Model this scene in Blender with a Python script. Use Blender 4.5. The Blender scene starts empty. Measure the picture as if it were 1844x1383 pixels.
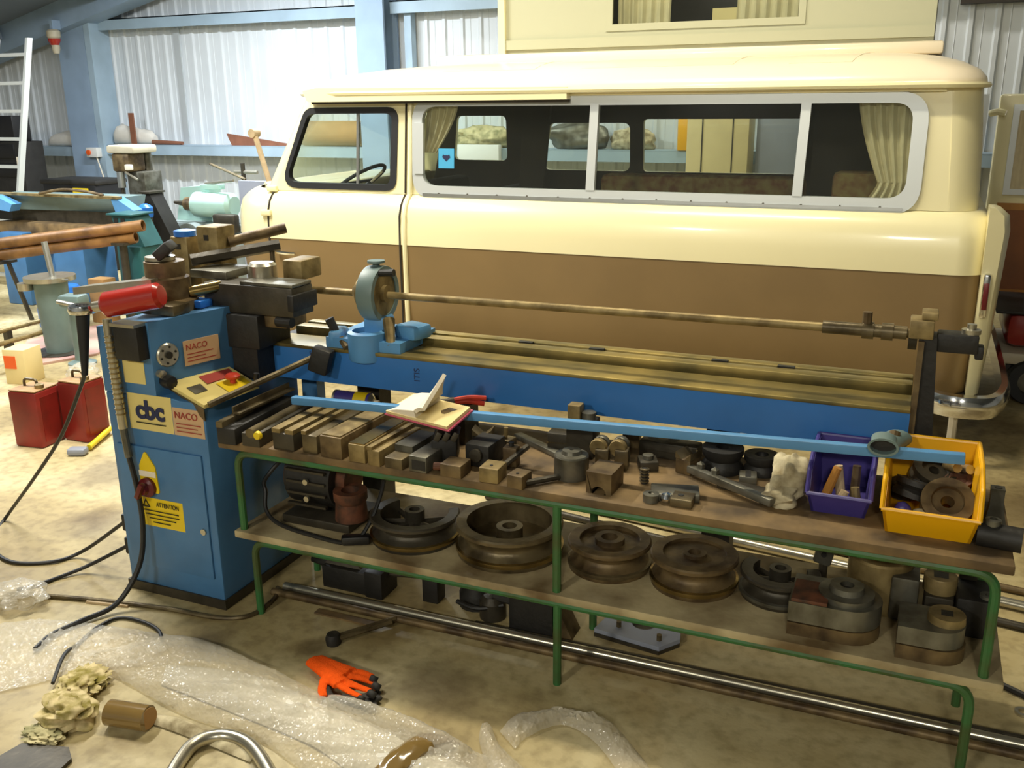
import bpy, bmesh, math, random
from mathutils import Vector, Matrix
random.seed(7)
scene = bpy.context.scene
COL = scene.collection
# ---------------------------------------------------------------- camera
FPX = 1700.0; CX, CY = 922.0, 691.5
ROT = Matrix(((0.91944572, -0.10405663, 0.37919887),
              (0.39308831, 0.26789695, -0.87960946),
              (-0.01005702, 0.9578118, 0.28722015)))
CAM = Vector((0.0, 0.0, 1.65))
cd = bpy.data.cameras.new('camera'); cam = bpy.data.objects.new('camera', cd); COL.objects.link(cam)
cd.sensor_width = 36.0; cd.lens = FPX * 36.0 / 1844.0; cd.clip_end = 200
cam.matrix_world = Matrix.Translation(CAM) @ ROT.to_4x4()
scene.camera = cam
# ---------------------------------------------------------------- world, exposure, lights
w = bpy.data.worlds.new('world'); scene.world = w; w.use_nodes = True
w.node_tree.nodes['Background'].inputs[0].default_value = (0.75, 0.8, 0.9, 1)
w.node_tree.nodes['Background'].inputs[1].default_value = 0.12
vs = scene.view_settings
vs.view_transform = 'Standard'; vs.look = 'None'; vs.gamma = 1.0; vs.use_curve_mapping = False
vs.exposure = 0.0
WARM = (1.0, 0.90, 0.66); COLD = (0.86, 0.93, 1.0); NEUT = (1.0, 0.96, 0.86)
# place, size along x/y, power, colour, label   (roof battens of the shed)
LAMPS = [((-5.8, 6.9, 3.2), 1.6, 0.16, 210, COLD, 'cold white tube lamp under the roof near the far wall, above the lathe'),
         ((-3.9, 3.3, 3.65), 0.16, 1.6, 200, NEUT, 'white tube lamp under the roof above the gap left of the van'),
         ((-1.2, 3.5, 4.0), 1.6, 0.16, 95, WARM, 'warm tube lamp under the roof above the gap between bender and van'),
         ((2.4, 4.2, 3.75), 0.16, 1.6, 120, WARM, 'warm tube lamp under the roof right of the van tail'),
         ((-7.4, 4.2, 2.98), 0.16, 1.6, 150, COLD, 'cold white tube lamp under the roof above the ladder corner'),
         ((1.5, -1.4, 4.0), 1.6, 0.16, 8, WARM, 'warm tube lamp under the roof near the shed entrance'),
         ((-1.6, 7.9, 3.9), 1.6, 0.16, 70, NEUT, 'white tube lamp under the roof between the van and the far wall')]
for lo, lx, ly, pw, lc, _ in LAMPS:
    ld = bpy.data.lights.new('tube_light', 'AREA'); ld.shape = 'RECTANGLE'; ld.size = lx; ld.size_y = ly
    ld.energy = pw; ld.color = lc
    lob = bpy.data.objects.new('tube_light', ld); lob.location = lo; COL.objects.link(lob)
# two fill lamps added behind the camera to brighten front faces, tilted into the shed
FILLS = [((-2.6, -3.85, 3.7), 95, 'left added fill lamp high on the wall behind the photographer'), ((0.8, -3.85, 3.6), 82, 'right added fill lamp high on the wall behind the photographer')]
for lo, pw, _ in FILLS:
    ld = bpy.data.lights.new('fill_light', 'AREA'); ld.shape = 'RECTANGLE'; ld.size = 0.5; ld.size_y = 0.3; ld.energy = pw; ld.color = (1.0, 0.95, 0.80)
    lob = bpy.data.objects.new('fill_light', ld); lob.location = lo; lob.rotation_euler = (math.radians(66), 0, math.radians(0)); COL.objects.link(lob)
# ---------------------------------------------------------------- helpers
def Pz(px, py, z=0.0):
    d = ROT @ Vector((px - CX, -(py - CY), -FPX)); return CAM + d * ((z - CAM.z) / d.z)
def Py(px, py, y):
    d = ROT @ Vector((px - CX, -(py - CY), -FPX)); return CAM + d * ((y - CAM.y) / d.y)
def V(*a): return Vector(a)
def lin(c):
    return tuple(((v / 255) / 12.92 if v / 255 <= 0.04045 else ((v / 255 + 0.055) / 1.055) ** 2.4) for v in c)
MATS = {}
def mat(name, col, rough=0.5, metal=0.0, var=0.0, col2=None, scale=8.0, bump=0.0, bscale=40.0, spec=0.5, coat=0.0, emit=None, detail=4.0, lo=0.35, hi=0.65):
    m = bpy.data.materials.new(name); m.use_nodes = True; nt = m.node_tree; b = nt.nodes['Principled BSDF']
    c = lin(col) + (1,)
    b.inputs['Base Color'].default_value = c; b.inputs['Roughness'].default_value = rough; b.inputs['Metallic'].default_value = metal
    b.inputs['Specular IOR Level'].default_value = spec; b.inputs['Coat Weight'].default_value = coat; b.inputs['Coat Roughness'].default_value = 0.08
    tc = nt.nodes.new('ShaderNodeTexCoord')
    if var or col2:
        n = nt.nodes.new('ShaderNodeTexNoise'); n.inputs['Scale'].default_value = scale; n.inputs['Detail'].default_value = detail
        nt.links.new(tc.outputs['Object'], n.inputs['Vector'])
        r = nt.nodes.new('ShaderNodeValToRGB'); nt.links.new(n.outputs['Fac'], r.inputs['Fac'])
        c2 = lin(col2) + (1,) if col2 else tuple(v * (1 - var) for v in c[:3]) + (1,)
        r.color_ramp.elements[0].position = lo; r.color_ramp.elements[1].position = hi
        r.color_ramp.elements[0].color = c2; r.color_ramp.elements[1].color = c
        nt.links.new(r.outputs['Color'], b.inputs['Base Color'])
    if bump:
        n2 = nt.nodes.new('ShaderNodeTexNoise'); n2.inputs['Scale'].default_value = bscale; n2.inputs['Detail'].default_value = 3
        nt.links.new(tc.outputs['Object'], n2.inputs['Vector'])
        bp = nt.nodes.new('ShaderNodeBump'); bp.inputs['Strength'].default_value = bump; bp.inputs['Distance'].default_value = 0.01
        nt.links.new(n2.outputs['Fac'], bp.inputs['Height']); nt.links.new(bp.outputs['Normal'], b.inputs['Normal'])
    if emit:
        b.inputs['Emission Color'].default_value = lin(col) + (1,); b.inputs['Emission Strength'].default_value = emit
    MATS[name] = m; return m
def glassmat(name, tint, refl=0.12, alpha=0.08, acol=(120, 120, 110), rough=0.03, bump=0.0):
    m = bpy.data.materials.new(name); m.use_nodes = True; nt = m.node_tree; nt.nodes.clear()
    out = nt.nodes.new('ShaderNodeOutputMaterial'); tr = nt.nodes.new('ShaderNodeBsdfTransparent'); gl = nt.nodes.new('ShaderNodeBsdfGlossy')
    tr.inputs[0].default_value = lin(tint) + (1,); gl.inputs['Roughness'].default_value = rough
    fr = nt.nodes.new('ShaderNodeLayerWeight'); fr.inputs['Blend'].default_value = 0.5
    pw = nt.nodes.new('ShaderNodeMath'); pw.operation = 'POWER'; pw.inputs[1].default_value = 4.0; nt.links.new(fr.outputs['Facing'], pw.inputs[0])
    ma = nt.nodes.new('ShaderNodeMath'); ma.operation = 'MULTIPLY_ADD'; ma.inputs[1].default_value = 0.8; ma.inputs[2].default_value = 0.035; nt.links.new(pw.outputs[0], ma.inputs[0])
    mx = nt.nodes.new('ShaderNodeMixShader'); nt.links.new(ma.outputs[0], mx.inputs[0]); nt.links.new(tr.outputs[0], mx.inputs[1]); nt.links.new(gl.outputs[0], mx.inputs[2])
    df = nt.nodes.new('ShaderNodeBsdfDiffuse'); df.inputs[0].default_value = lin(acol) + (1,)
    m2 = nt.nodes.new('ShaderNodeMixShader'); m2.inputs[0].default_value = alpha
    nt.links.new(mx.outputs[0], m2.inputs[1]); nt.links.new(df.outputs[0], m2.inputs[2]); nt.links.new(m2.outputs[0], out.inputs[0])
    if bump:
        tc = nt.nodes.new('ShaderNodeTexCoord'); n2 = nt.nodes.new('ShaderNodeTexVoronoi'); n2.inputs['Scale'].default_value = 95; nt.links.new(tc.outputs['Object'], n2.inputs['Vector'])
        bp = nt.nodes.new('ShaderNodeBump'); bp.inputs['Strength'].default_value = bump; bp.inputs['Distance'].default_value = 0.004
        nt.links.new(n2.outputs['Distance'], bp.inputs['Height']); nt.links.new(bp.outputs['Normal'], gl.inputs['Normal']); nt.links.new(bp.outputs['Normal'], df.inputs['Normal']); nt.links.new(bp.outputs['Normal'], fr.inputs['Normal'])
    MATS[name] = m; return m

class B:
    def __init__(s): s.bm = bmesh.new()
    def _xf(s, vs, M):
        for v in vs: v.co = M @ v.co
    def box(s, c, d, rot=None, bev=0.0, seg=2):
        """c centre, d full dims, rot Euler tuple or Matrix3"""
        r = bmesh.ops.create_cube(s.bm, size=1.0); vs = r['verts']
        for v in vs: v.co = Vector((v.co.x * d[0], v.co.y * d[1], v.co.z * d[2]))
        if bev > 0:
            es = list({e for v in vs for e in v.link_edges})
            rr = bmesh.ops.bevel(s.bm, geom=es, offset=bev, segments=seg, affect='EDGES', profile=0.5)
            vs = list({v for f in rr['faces'] for v in f.verts} | {v for v in vs if v.is_valid})
        R = Matrix.Identity(3)
        if rot is not None: R = rot if isinstance(rot, Matrix) else Matrix.Rotation(rot[2], 3, 'Z') @ Matrix.Rotation(rot[1], 3, 'Y') @ Matrix.Rotation(rot[0], 3, 'X')
        s._xf(vs, Matrix.Translation(Vector(c)) @ R.to_4x4()); return s
    def b2(s, x0, x1, y0, y1, z0, z1, bev=0.0):
        return s.box(((x0 + x1) / 2, (y0 + y1) / 2, (z0 + z1) / 2), (abs(x1 - x0), abs(y1 - y0), abs(z1 - z0)), None, bev)
    def cyl(s, p0, p1, r0, r1=None, seg=16, caps=True):
        p0, p1 = Vector(p0), Vector(p1); r1 = r0 if r1 is None else r1
        a = (p1 - p0).normalized(); u = a.orthogonal().normalized(); v = a.cross(u)
        l0 = []; l1 = []
        for i in range(seg):
            t = 2 * math.pi * i / seg; o = u * math.cos(t) + v * math.sin(t)
            l0.append(s.bm.verts.new(p0 + o * r0)); l1.append(s.bm.verts.new(p1 + o * r1))
        for i in range(seg):
            j = (i + 1) % seg; s.bm.faces.new((l0[i], l0[j], l1[j], l1[i]))
        if caps: s.bm.faces.new(l0[::-1]); s.bm.faces.new(l1)
        return s
    def pipe(s, p0, p1, ro, ri, seg=18):
        """open-ended hollow pipe"""
        return s.ring_lathe(p0, Vector(p1) - Vector(p0), [(ri, 0), (ro, 0), (ro, 1), (ri, 1)], seg, closed=True, unit=True)
    def ring_lathe(s, base, axis, prof, seg=24, closed=False, unit=False, arc=None):
        """revolve prof [(r,h)] round axis; closed joins profile ends"""
        axis = Vector(axis); L = axis.length; a = axis.normalized(); u = a.orthogonal().normalized(); v = a.cross(u); base = Vector(base)
        if abs(a.z) > 0.99: u = Vector((1, 0, 0)); v = a.cross(u)
        full = arc is None; t0, t1 = (0, 2 * math.pi) if full else arc
        n = seg if full else seg + 1; loops = []
        for i in range(n):
            t = t0 + (t1 - t0) * i / seg; o = u * math.cos(t) + v * math.sin(t)
            loops.append([s.bm.verts.new(base + o * r + a * (h * (L if unit else 1))) for r, h in prof])
        m = len(prof)
        for i in range(n if full else n - 1):
            j = (i + 1) % n
            for k in range(m if closed else m - 1):
                q = (k + 1) % m; s.bm.faces.new((loops[i][k], loops[j][k], loops[j][q], loops[i][q]))
        if not full and closed: s.bm.faces.new(loops[0]); s.bm.faces.new(loops[-1][::-1])
        return s
    def lathe(s, base, prof, seg=24, axis=(0, 0, 1)):
        """solid of revolution, prof starts and ends on r=0 or is capped"""
        return s.ring_lathe(base, axis, [(max(r, 1e-4), h) for r, h in prof], seg)
    def tube(s, pts, r, seg=8, caps=True, closed=False, rad=None):
        pts = [Vector(p) for p in pts]; n = len(pts); rings = []; prev = None
        for i, p in enumerate(pts):
            if closed: t = pts[(i + 1) % n] - pts[i - 1]
            else: t = pts[min(i + 1, n - 1)] - pts[max(i - 1, 0)]
            t.normalize()
            if prev is None: u = t.orthogonal().normalized()
            else:
                u = prev - t * prev.dot(t)
                u = u.normalized() if u.length > 1e-6 else t.orthogonal().normalized()
            prev = u; v = t.cross(u); rr = rad[i] if rad else r
            rings.append([s.bm.verts.new(p + (u * math.cos(2 * math.pi * k / seg) + v * math.sin(2 * math.pi * k / seg)) * rr) for k in range(seg)])
        for i in range(n if closed else n - 1):
            a, b = rings[i], rings[(i + 1) % n]
            for k in range(seg): q = (k + 1) % seg; s.bm.faces.new((a[k], a[q], b[q], b[k]))
        if caps and not closed: s.bm.faces.new(rings[0][::-1]); s.bm.faces.new(rings[-1])
        return s
    def prism(s, pts, off):
        """polygon pts (3-D) extruded by vector off"""
        off = Vector(off); a = [s.bm.verts.new(Vector(p)) for p in pts]; b = [s.bm.verts.new(Vector(p) + off) for p in pts]; n = len(a)
        s.bm.faces.new(a); s.bm.faces.new(b[::-1])
        for i in range(n): j = (i + 1) % n; s.bm.faces.new((a[j], a[i], b[i], b[j]))
        return s
    def plate(s, outer, holes, off):
        """flat plate with holes, all loops 3-D points, thickness vector off"""
        off = Vector(off)
        for sgn in (0, 1):
            es = []
            for lp in [outer] + list(holes):
                vs = [s.bm.verts.new(Vector(p) + off * sgn) for p in lp]
                for i in range(len(vs)): es.append(s.bm.edges.new((vs[i], vs[(i + 1) % len(vs)])))
                if sgn == 0: s_l = lp
            bmesh.ops.triangle_fill(s.bm, use_beauty=True, use_dissolve=False, edges=es)
        for lp in [outer] + list(holes):
            n = len(lp)
            for i in range(n):
                p, q = Vector(lp[i]), Vector(lp[(i + 1) % n])
                s.bm.faces.new([s.bm.verts.new(x) for x in (p, q, q + off, p + off)])
        bmesh.ops.remove_doubles(s.bm, verts=s.bm.verts, dist=1e-5)
        return s
    def loft(s, loops, cap0=True, cap1=True, closed=True):
        L = [[s.bm.verts.new(Vector(p)) for p in lp] for lp in loops]; n = len(L[0])
        for a, b in zip(L[:-1], L[1:]):
            for i in range(n if closed else n - 1): j = (i + 1) % n; s.bm.faces.new((a[i], a[j], b[j], b[i]))
        if cap0: s.bm.faces.new(L[0][::-1])
        if cap1: s.bm.faces.new(L[-1])
        return s
    def grid(s, fn, nu, nv):
        g = [[s.bm.verts.new(Vector(fn(i / nu, j / nv))) for j in range(nv + 1)] for i in range(nu + 1)]
        for i in range(nu):
            for j in range(nv): s.bm.faces.new((g[i][j], g[i + 1][j], g[i + 1][j + 1], g[i][j + 1]))
        return s
    def solid(s, t):
        bmesh.ops.recalc_face_normals(s.bm, faces=s.bm.faces)
        bmesh.ops.solidify(s.bm, geom=list(s.bm.faces), thickness=t); return s
    def obj(s, name, m, parent=None, ang=35, sub=0):
        bmesh.ops.recalc_face_normals(s.bm, faces=s.bm.faces)
        me = bpy.data.meshes.new(name)
        xs = [v.co for v in s.bm.verts]
        c = Vector(((min(v.x for v in xs) + max(v.x for v in xs)) / 2, (min(v.y for v in xs) + max(v.y for v in xs)) / 2, min(v.z for v in xs)))
        for v in s.bm.verts: v.co -= c
        s.bm.to_mesh(me); s.bm.free()
        me.materials.append(MATS[m] if isinstance(m, str) else m)
        me.shade_smooth(); me.set_sharp_from_angle(angle=math.radians(ang))
        o = bpy.data.objects.new(name, me); COL.objects.link(o); o.location = c
        if parent is not None: par(o, parent)
        if sub:
            md = o.modifiers.new('smooth', 'SUBSURF'); md.levels = sub; md.render_levels = sub
        return o
def wloc(o):
    l = Vector(o.location)
    if o.parent: l = Vector(o.location)
    return l
WORLD = {}
def par(o, p):
    wl = Vector(o.location); WORLD[o.name] = wl
    o.parent = p; o.location = wl - (WORLD.get(p.name) if p.name in WORLD else Vector(p.location))
def thing(name, label, cat, loc=(0, 0, 0), group=None):
    o = bpy.data.objects.new(name, None); COL.objects.link(o); o.location = loc; o.empty_display_size = 0.1
    WORLD[o.name] = Vector(loc)
    o['label'] = label; o['category'] = cat
    if group: o['group'] = group
    return o
def tag(o, label, cat, group=None):
    o['label'] = label; o['category'] = cat
    if group: o['group'] = group
    WORLD[o.name] = Vector(o.location)
    return o
def struct(o): o['kind'] = 'structure'; WORLD[o.name] = Vector(o.location); return o
def text(s, size, origin, xdir, ydir, m, parent, name='lettering', align='LEFT', depth=0.0006, bold=0.0):  # bold: outline growth
    cu = bpy.data.curves.new('t', 'FONT'); cu.body = s; cu.size = size; cu.extrude = depth; cu.offset = bold; cu.align_x = align
    to = bpy.data.objects.new('t', cu); COL.objects.link(to)
    dg = bpy.context.evaluated_depsgraph_get(); me = bpy.data.meshes.new_from_object(to.evaluated_get(dg))
    bpy.data.objects.remove(to); me.name = name
    x = Vector(xdir).normalized(); n = x.cross(Vector(ydir)).normalized(); y = n.cross(x)
    M = Matrix((x, y, n)).transposed()
    for v in me.vertices: v.co = M @ v.co
    me.materials.clear(); me.materials.append(MATS[m])
    o = bpy.data.objects.new(name, me); COL.objects.link(o); o.location = Vector(origin); par(o, parent); return o
def rpoly(pts, r, n=5):
    """2-D polygon with rounded corners"""
    out = []; N = len(pts)
    for i in range(N):
        p0, p, p1 = Vector(pts[i - 1]), Vector(pts[i]), Vector(pts[(i + 1) % N])
        rr = r[i] if isinstance(r, (list, tuple)) else r
        if rr <= 0: out.append(p); continue
        a = (p0 - p).normalized(); b = (p1 - p).normalized(); ang = a.angle(b); d = min(rr / math.tan(ang / 2), (p0 - p).length * .49, (p1 - p).length * .49)
        A, Bq = p + a * d, p + b * d
        for k in range(n + 1):
            t = k / n; out.append(A * (1 - t) ** 2 + p * 2 * t * (1 - t) + Bq * t * t)
    return out
def arcpts(pts, r, n=6):
    """open 3-D polyline with rounded corners"""
    pts = [Vector(p) for p in pts]; out = [pts[0]]
    for i in range(1, len(pts) - 1):
        p0, p, p1 = pts[i - 1], pts[i], pts[i + 1]; a = (p0 - p).normalized(); b = (p1 - p).normalized()
        d = min(r, (p0 - p).length * .49, (p1 - p).length * .49); A, Q = p + a * d, p + b * d
        for k in range(n + 1): t = k / n; out.append(A * (1 - t) ** 2 + p * 2 * t * (1 - t) + Q * t * t)
    out.append(pts[-1]); return out
def spline(pts, n=8):
    """Catmull-Rom"""
    pts = [Vector(p) for p in pts]; P = [pts[0] * 2 - pts[1]] + pts + [pts[-1] * 2 - pts[-2]]; out = []
    for i in range(1, len(P) - 2):
        a, b, c, d = P[i - 1], P[i], P[i + 1], P[i + 2]
        for k in range(n):
            t = k / n
            out.append(0.5 * ((2 * b) + (c - a) * t + (2 * a - 5 * b + 4 * c - d) * t * t + (3 * b - a - 3 * c + d) * t ** 3))
    out.append(pts[-1]); return out
# ---------------------------------------------------------------- materials
mat('sheet', (214, 219, 222), 0.55, 0.0, 0.10, scale=1.5)
mat('frame_blue', (150, 172, 196), 0.55, 0.0, 0.15, scale=3)
mat('rail_teal', (166, 188, 204), 0.5, 0.0, 0.15, scale=3)
mat('roof_sheet', (120, 130, 144), 0.7, 0.0, 0.15, scale=1)
mat('dark_track', (52, 44, 36), 0.6)
mat('tube_white', (255, 255, 255), 0.5, emit=3.0)
mat('lamp_body', (225, 225, 220), 0.5)
mat('van_cream', (240, 231, 186), 0.28, 0.0, 0.04, scale=1.2, coat=0.4)
mat('van_brown', (132, 108, 70), 0.45, 0.0, 0.10, scale=3, coat=0.1)
mat('van_roof', (246, 232, 206), 0.3, coat=0.3)
mat('poptop', (182, 182, 154), 0.45)
mat('trim_dark', (48, 40, 30), 0.8, var=0.3, scale=6)
mat('wood_trim', (150, 88, 38), 0.45, 0.0, 0.25, scale=5)
mat('wood_edge', (186, 128, 52), 0.5, var=0.15)
mat('rubber', (26, 28, 32), 0.6)
mat('chrome', (225, 225, 225), 0.12, 1.0)
mat('alu', (190, 192, 190), 0.35, 0.9, 0.1, scale=10)
mat('alu_white', (205, 210, 212), 0.4, 0.35)
mat('curtain', (212, 200, 168), 0.9, 0.0, 0.1, scale=20, spec=0.1)
mat('upholstery', (168, 148, 98), 0.95, col2=(140, 96, 70), scale=22, spec=0.1)
mat('sticker_blue', (70, 160, 205), 0.5)
glassmat('glass', (246, 249, 245), alpha=0.02)
glassmat('plastic_film', (252, 250, 244), alpha=0.30, acol=(236, 230, 214), rough=0.12, bump=0.7)
mat('machine_blue', (74, 124, 172), 0.42, 0.0, 0.22, scale=5, coat=0.1)
mat('beam_blue', (52, 118, 190), 0.4, 0.0, 0.15, scale=4, coat=0.1)
mat('bar_blue', (92, 150, 200), 0.4, 0.0, 0.12, scale=9)
mat('drum_blue', (40, 110, 200), 0.35)
mat('steel_dark', (76, 70, 58), 0.45, 0.4, 0.4, scale=14, bump=0.15)
mat('steel_black', (44, 42, 39), 0.55, 0.2, 0.3, scale=10, bump=0.2)
mat('steel_oily', (122, 108, 78), 0.38, 0.45, col2=(72, 61, 42), scale=12, bump=0.15)
mat('steel_brown', (128, 108, 74), 0.5, 0.4, col2=(74, 58, 38), scale=14, bump=0.15)
mat('steel_tan', (158, 138, 92), 0.5, 0.4, col2=(110, 92, 56), scale=18, bump=0.1)
mat('steel_grey', (126, 124, 112), 0.42, 0.6, col2=(82, 78, 66), scale=12, bump=0.1)
mat('steel_bright', (196, 190, 172), 0.28, 0.85, 0.15, scale=20)
mat('groove_worn', (176, 150, 92), 0.24, 0.85, col2=(96, 80, 48), scale=7)
mat('rust', (120, 72, 48), 0.7, 0.2, col2=(66, 46, 34), scale=20, bump=0.2)
mat('bed_gold', (168, 146, 84), 0.4, 0.6, col2=(110, 100, 62), scale=6)
mat('green_paint', (50, 108, 58), 0.45, 0.0, col2=(66, 82, 42), scale=9, hi=0.6)
mat('shelf_board', (136, 110, 70), 0.75, 0.0, col2=(78, 62, 40), scale=7, bump=0.25, bscale=25)
mat('shelf_board_low', (190, 174, 134), 0.75, 0.0, col2=(104, 84, 52), scale=5, bump=0.25, bscale=25)
mat('yellow_plastic', (238, 176, 10), 0.35)
mat('purple_plastic', (70, 60, 136), 0.4, var=0.1)
mat('red_paint', (168, 34, 22), 0.25, coat=0.5)
mat('can_red', (150, 36, 32), 0.4, 0.0, col2=(110, 30, 24), scale=5)
mat('can_top', (176, 140, 96), 0.55, var=0.3, scale=12)
mat('red_plastic', (198, 62, 42), 0.4)
mat('orange_knit', (248, 92, 22), 0.9, var=0.12, scale=60, spec=0.1, bump=0.4, bscale=220)
mat('glove_black', (38, 36, 32), 0.7)
mat('paper', (236, 226, 206), 0.8, spec=0.2)
mat('paper_cream', (226, 206, 150), 0.8, spec=0.2)
mat('pink_cover', (196, 84, 110), 0.5)
mat('sign_cream', (226, 206, 130), 0.5, var=0.08)
mat('sign_pink', (206, 170, 130), 0.5, var=0.08)
mat('sign_yellow', (232, 200, 24), 0.45)
mat('ink_navy', (34, 40, 78), 0.6)
mat('ink_red', (160, 58, 48), 0.6)
mat('ink_black', (40, 38, 20), 0.6)
mat('knob_dark_red', (96, 18, 22), 0.35)
mat('black_plastic', (24, 23, 24), 0.45)
mat('cable_black', (30, 29, 28), 0.5)
mat('teal_paint', (46, 98, 100), 0.45, 0.0, 0.2, scale=5)
mat('mint_paint', (176, 212, 200), 0.35, 0.0, 0.1, scale=4)
mat('lathe_grey', (150, 160, 158), 0.45, 0.3, 0.2, scale=6)
mat('greygreen', (112, 132, 130), 0.45, 0.0, 0.2, scale=5)
mat('copper_pipe', (160, 116, 66), 0.5, 0.2, col2=(110, 78, 44), scale=7)
mat('beige_paint', (200, 190, 166), 0.45, 0.0, 0.15, scale=6)
mat('cardboard', (178, 138, 88), 0.85, var=0.15, scale=9, spec=0.2)
mat('white_cloth', (226, 220, 208), 0.9, var=0.12, scale=7, spec=0.1)
mat('rag_cloth', (206, 194, 150), 0.95, col2=(120, 120, 84), scale=14, spec=0.1, lo=0.3, hi=0.6)
mat('rag_print', (214, 196, 150), 0.95, col2=(140, 128, 66), scale=26, spec=0.1)
mat('rag_grey', (214, 202, 168), 0.95, col2=(136, 122, 92), scale=18, spec=0.1)
mat('panel_grey', (150, 156, 172), 0.5, var=0.08)
mat('ladder_alu', (214, 216, 210), 0.4, 0.4)
mat('wood_light', (206, 180, 140), 0.7, var=0.2, scale=14)
mat('wood_red', (140, 90, 66), 0.7, var=0.2, scale=10)
mat('pink_sheet', (206, 150, 140), 0.7, col2=(176, 160, 140), scale=2.2)
mat('tape_brown', (134, 108, 60), 0.14, var=0.15, coat=0.7)
mat('orange_plastic', (226, 92, 30), 0.4)
mat('hose_yellow', (226, 206, 40), 0.45)
mat('red_car', (150, 44, 36), 0.35, coat=0.5)
mat('cream_panel', (226, 206, 150), 0.6, var=0.05)
mat('bag_white', (222, 216, 200), 0.5, var=0.2, scale=20)
def floor_mat():
    m = bpy.data.materials.new('concrete'); m.use_nodes = True; nt = m.node_tree; b = nt.nodes['Principled BSDF']; L = nt.links.new
    tc = nt.nodes.new('ShaderNodeTexCoord')
    def noise(s, d, dist=0.0):
        n = nt.nodes.new('ShaderNodeTexNoise'); n.inputs['Scale'].default_value = s; n.inputs['Detail'].default_value = d; n.inputs['Distortion'].default_value = dist
        L(tc.outputs['Object'], n.inputs['Vector']); return n
    def ramp(src, stops):
        r = nt.nodes.new('ShaderNodeValToRGB'); L(src, r.inputs['Fac'])
        while len(r.color_ramp.elements) < len(stops): r.color_ramp.elements.new(0.5)
        for e, (p, c) in zip(r.color_ramp.elements, stops): e.position = p; e.color = c if len(c) == 4 else lin(c) + (1,)
        return r
    base = ramp(noise(1.1, 8, 0.6).outputs['Fac'], [(0.30, (132, 114, 74)), (0.48, (176, 158, 112)), (0.62, (200, 186, 144)), (0.78, (172, 146, 92))])
    fine = ramp(noise(26, 6).outputs['Fac'], [(0.30, (0.55, 0.52, 0.46, 1)), (0.55, (1, 1, 1, 1))])
    m1 = nt.nodes.new('ShaderNodeMix'); m1.data_type = 'RGBA'; m1.blend_type = 'MULTIPLY'; m1.inputs[0].default_value = 0.6
    L(base.outputs['Color'], m1.inputs[6]); L(fine.outputs['Color'], m1.inputs[7])
    oil = ramp(noise(2.6, 5, 0.3).outputs['Fac'], [(0.60, (1, 1, 1, 1)), (0.74, (0.42, 0.36, 0.26, 1))])
    m2 = nt.nodes.new('ShaderNodeMix'); m2.data_type = 'RGBA'; m2.blend_type = 'MULTIPLY'; m2.inputs[0].default_value = 0.75
    L(m1.outputs[2], m2.inputs[6]); L(oil.outputs['Color'], m2.inputs[7]); 
    col = m2.outputs[2]
    for cx_, cy_, r_ in ((-1.16, 2.12, .13), (-1.62, 2.16, .05), (-3.35, 3.05, .22), (0.62, 4.1, .3), (-1.95, 2.05, .07), (-3.0, 2.6, .16)):
        vm = nt.nodes.new('ShaderNodeVectorMath'); vm.operation = 'DISTANCE'; L(tc.outputs['Object'], vm.inputs[0]); vm.inputs[1].default_value = (cx_ + 2.0, cy_ - 2.65, 0.2)
        nz = noise(7, 4); ad = nt.nodes.new('ShaderNodeMath'); ad.operation = 'MULTIPLY_ADD'; ad.inputs[1].default_value = r_ * 1.6; L(nz.outputs['Fac'], ad.inputs[0]); L(vm.outputs['Value'], ad.inputs[2])
        rg_ = nt.nodes.new('ShaderNodeMapRange'); rg_.inputs[1].default_value = r_ * 1.25; rg_.inputs[2].default_value = r_ * 2.1; rg_.inputs[3].default_value = 0.55; rg_.inputs[4].default_value = 0.0; L(ad.outputs[0], rg_.inputs[0])
        mm = nt.nodes.new('ShaderNodeMix'); mm.data_type = 'RGBA'; L(rg_.outputs[0], mm.inputs[0]); L(col, mm.inputs[6]); mm.inputs[7].default_value = lin((84, 66, 40)) + (1,); col = mm.outputs[2]
    L(col, b.inputs['Base Color'])
    rr = nt.nodes.new('ShaderNodeMapRange'); rr.inputs[3].default_value = 0.35; rr.inputs[4].default_value = 0.75
    L(noise(3.5, 4).outputs['Fac'], rr.inputs[0]); L(rr.outputs[0], b.inputs['Roughness'])
    bp = nt.nodes.new('ShaderNodeBump'); bp.inputs['Strength'].default_value = 0.15; bp.inputs['Distance'].default_value = 0.01
    L(noise(40, 4).outputs['Fac'], bp.inputs['Height']); L(bp.outputs['Normal'], b.inputs['Normal'])
    MATS['concrete'] = m
floor_mat()
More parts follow.
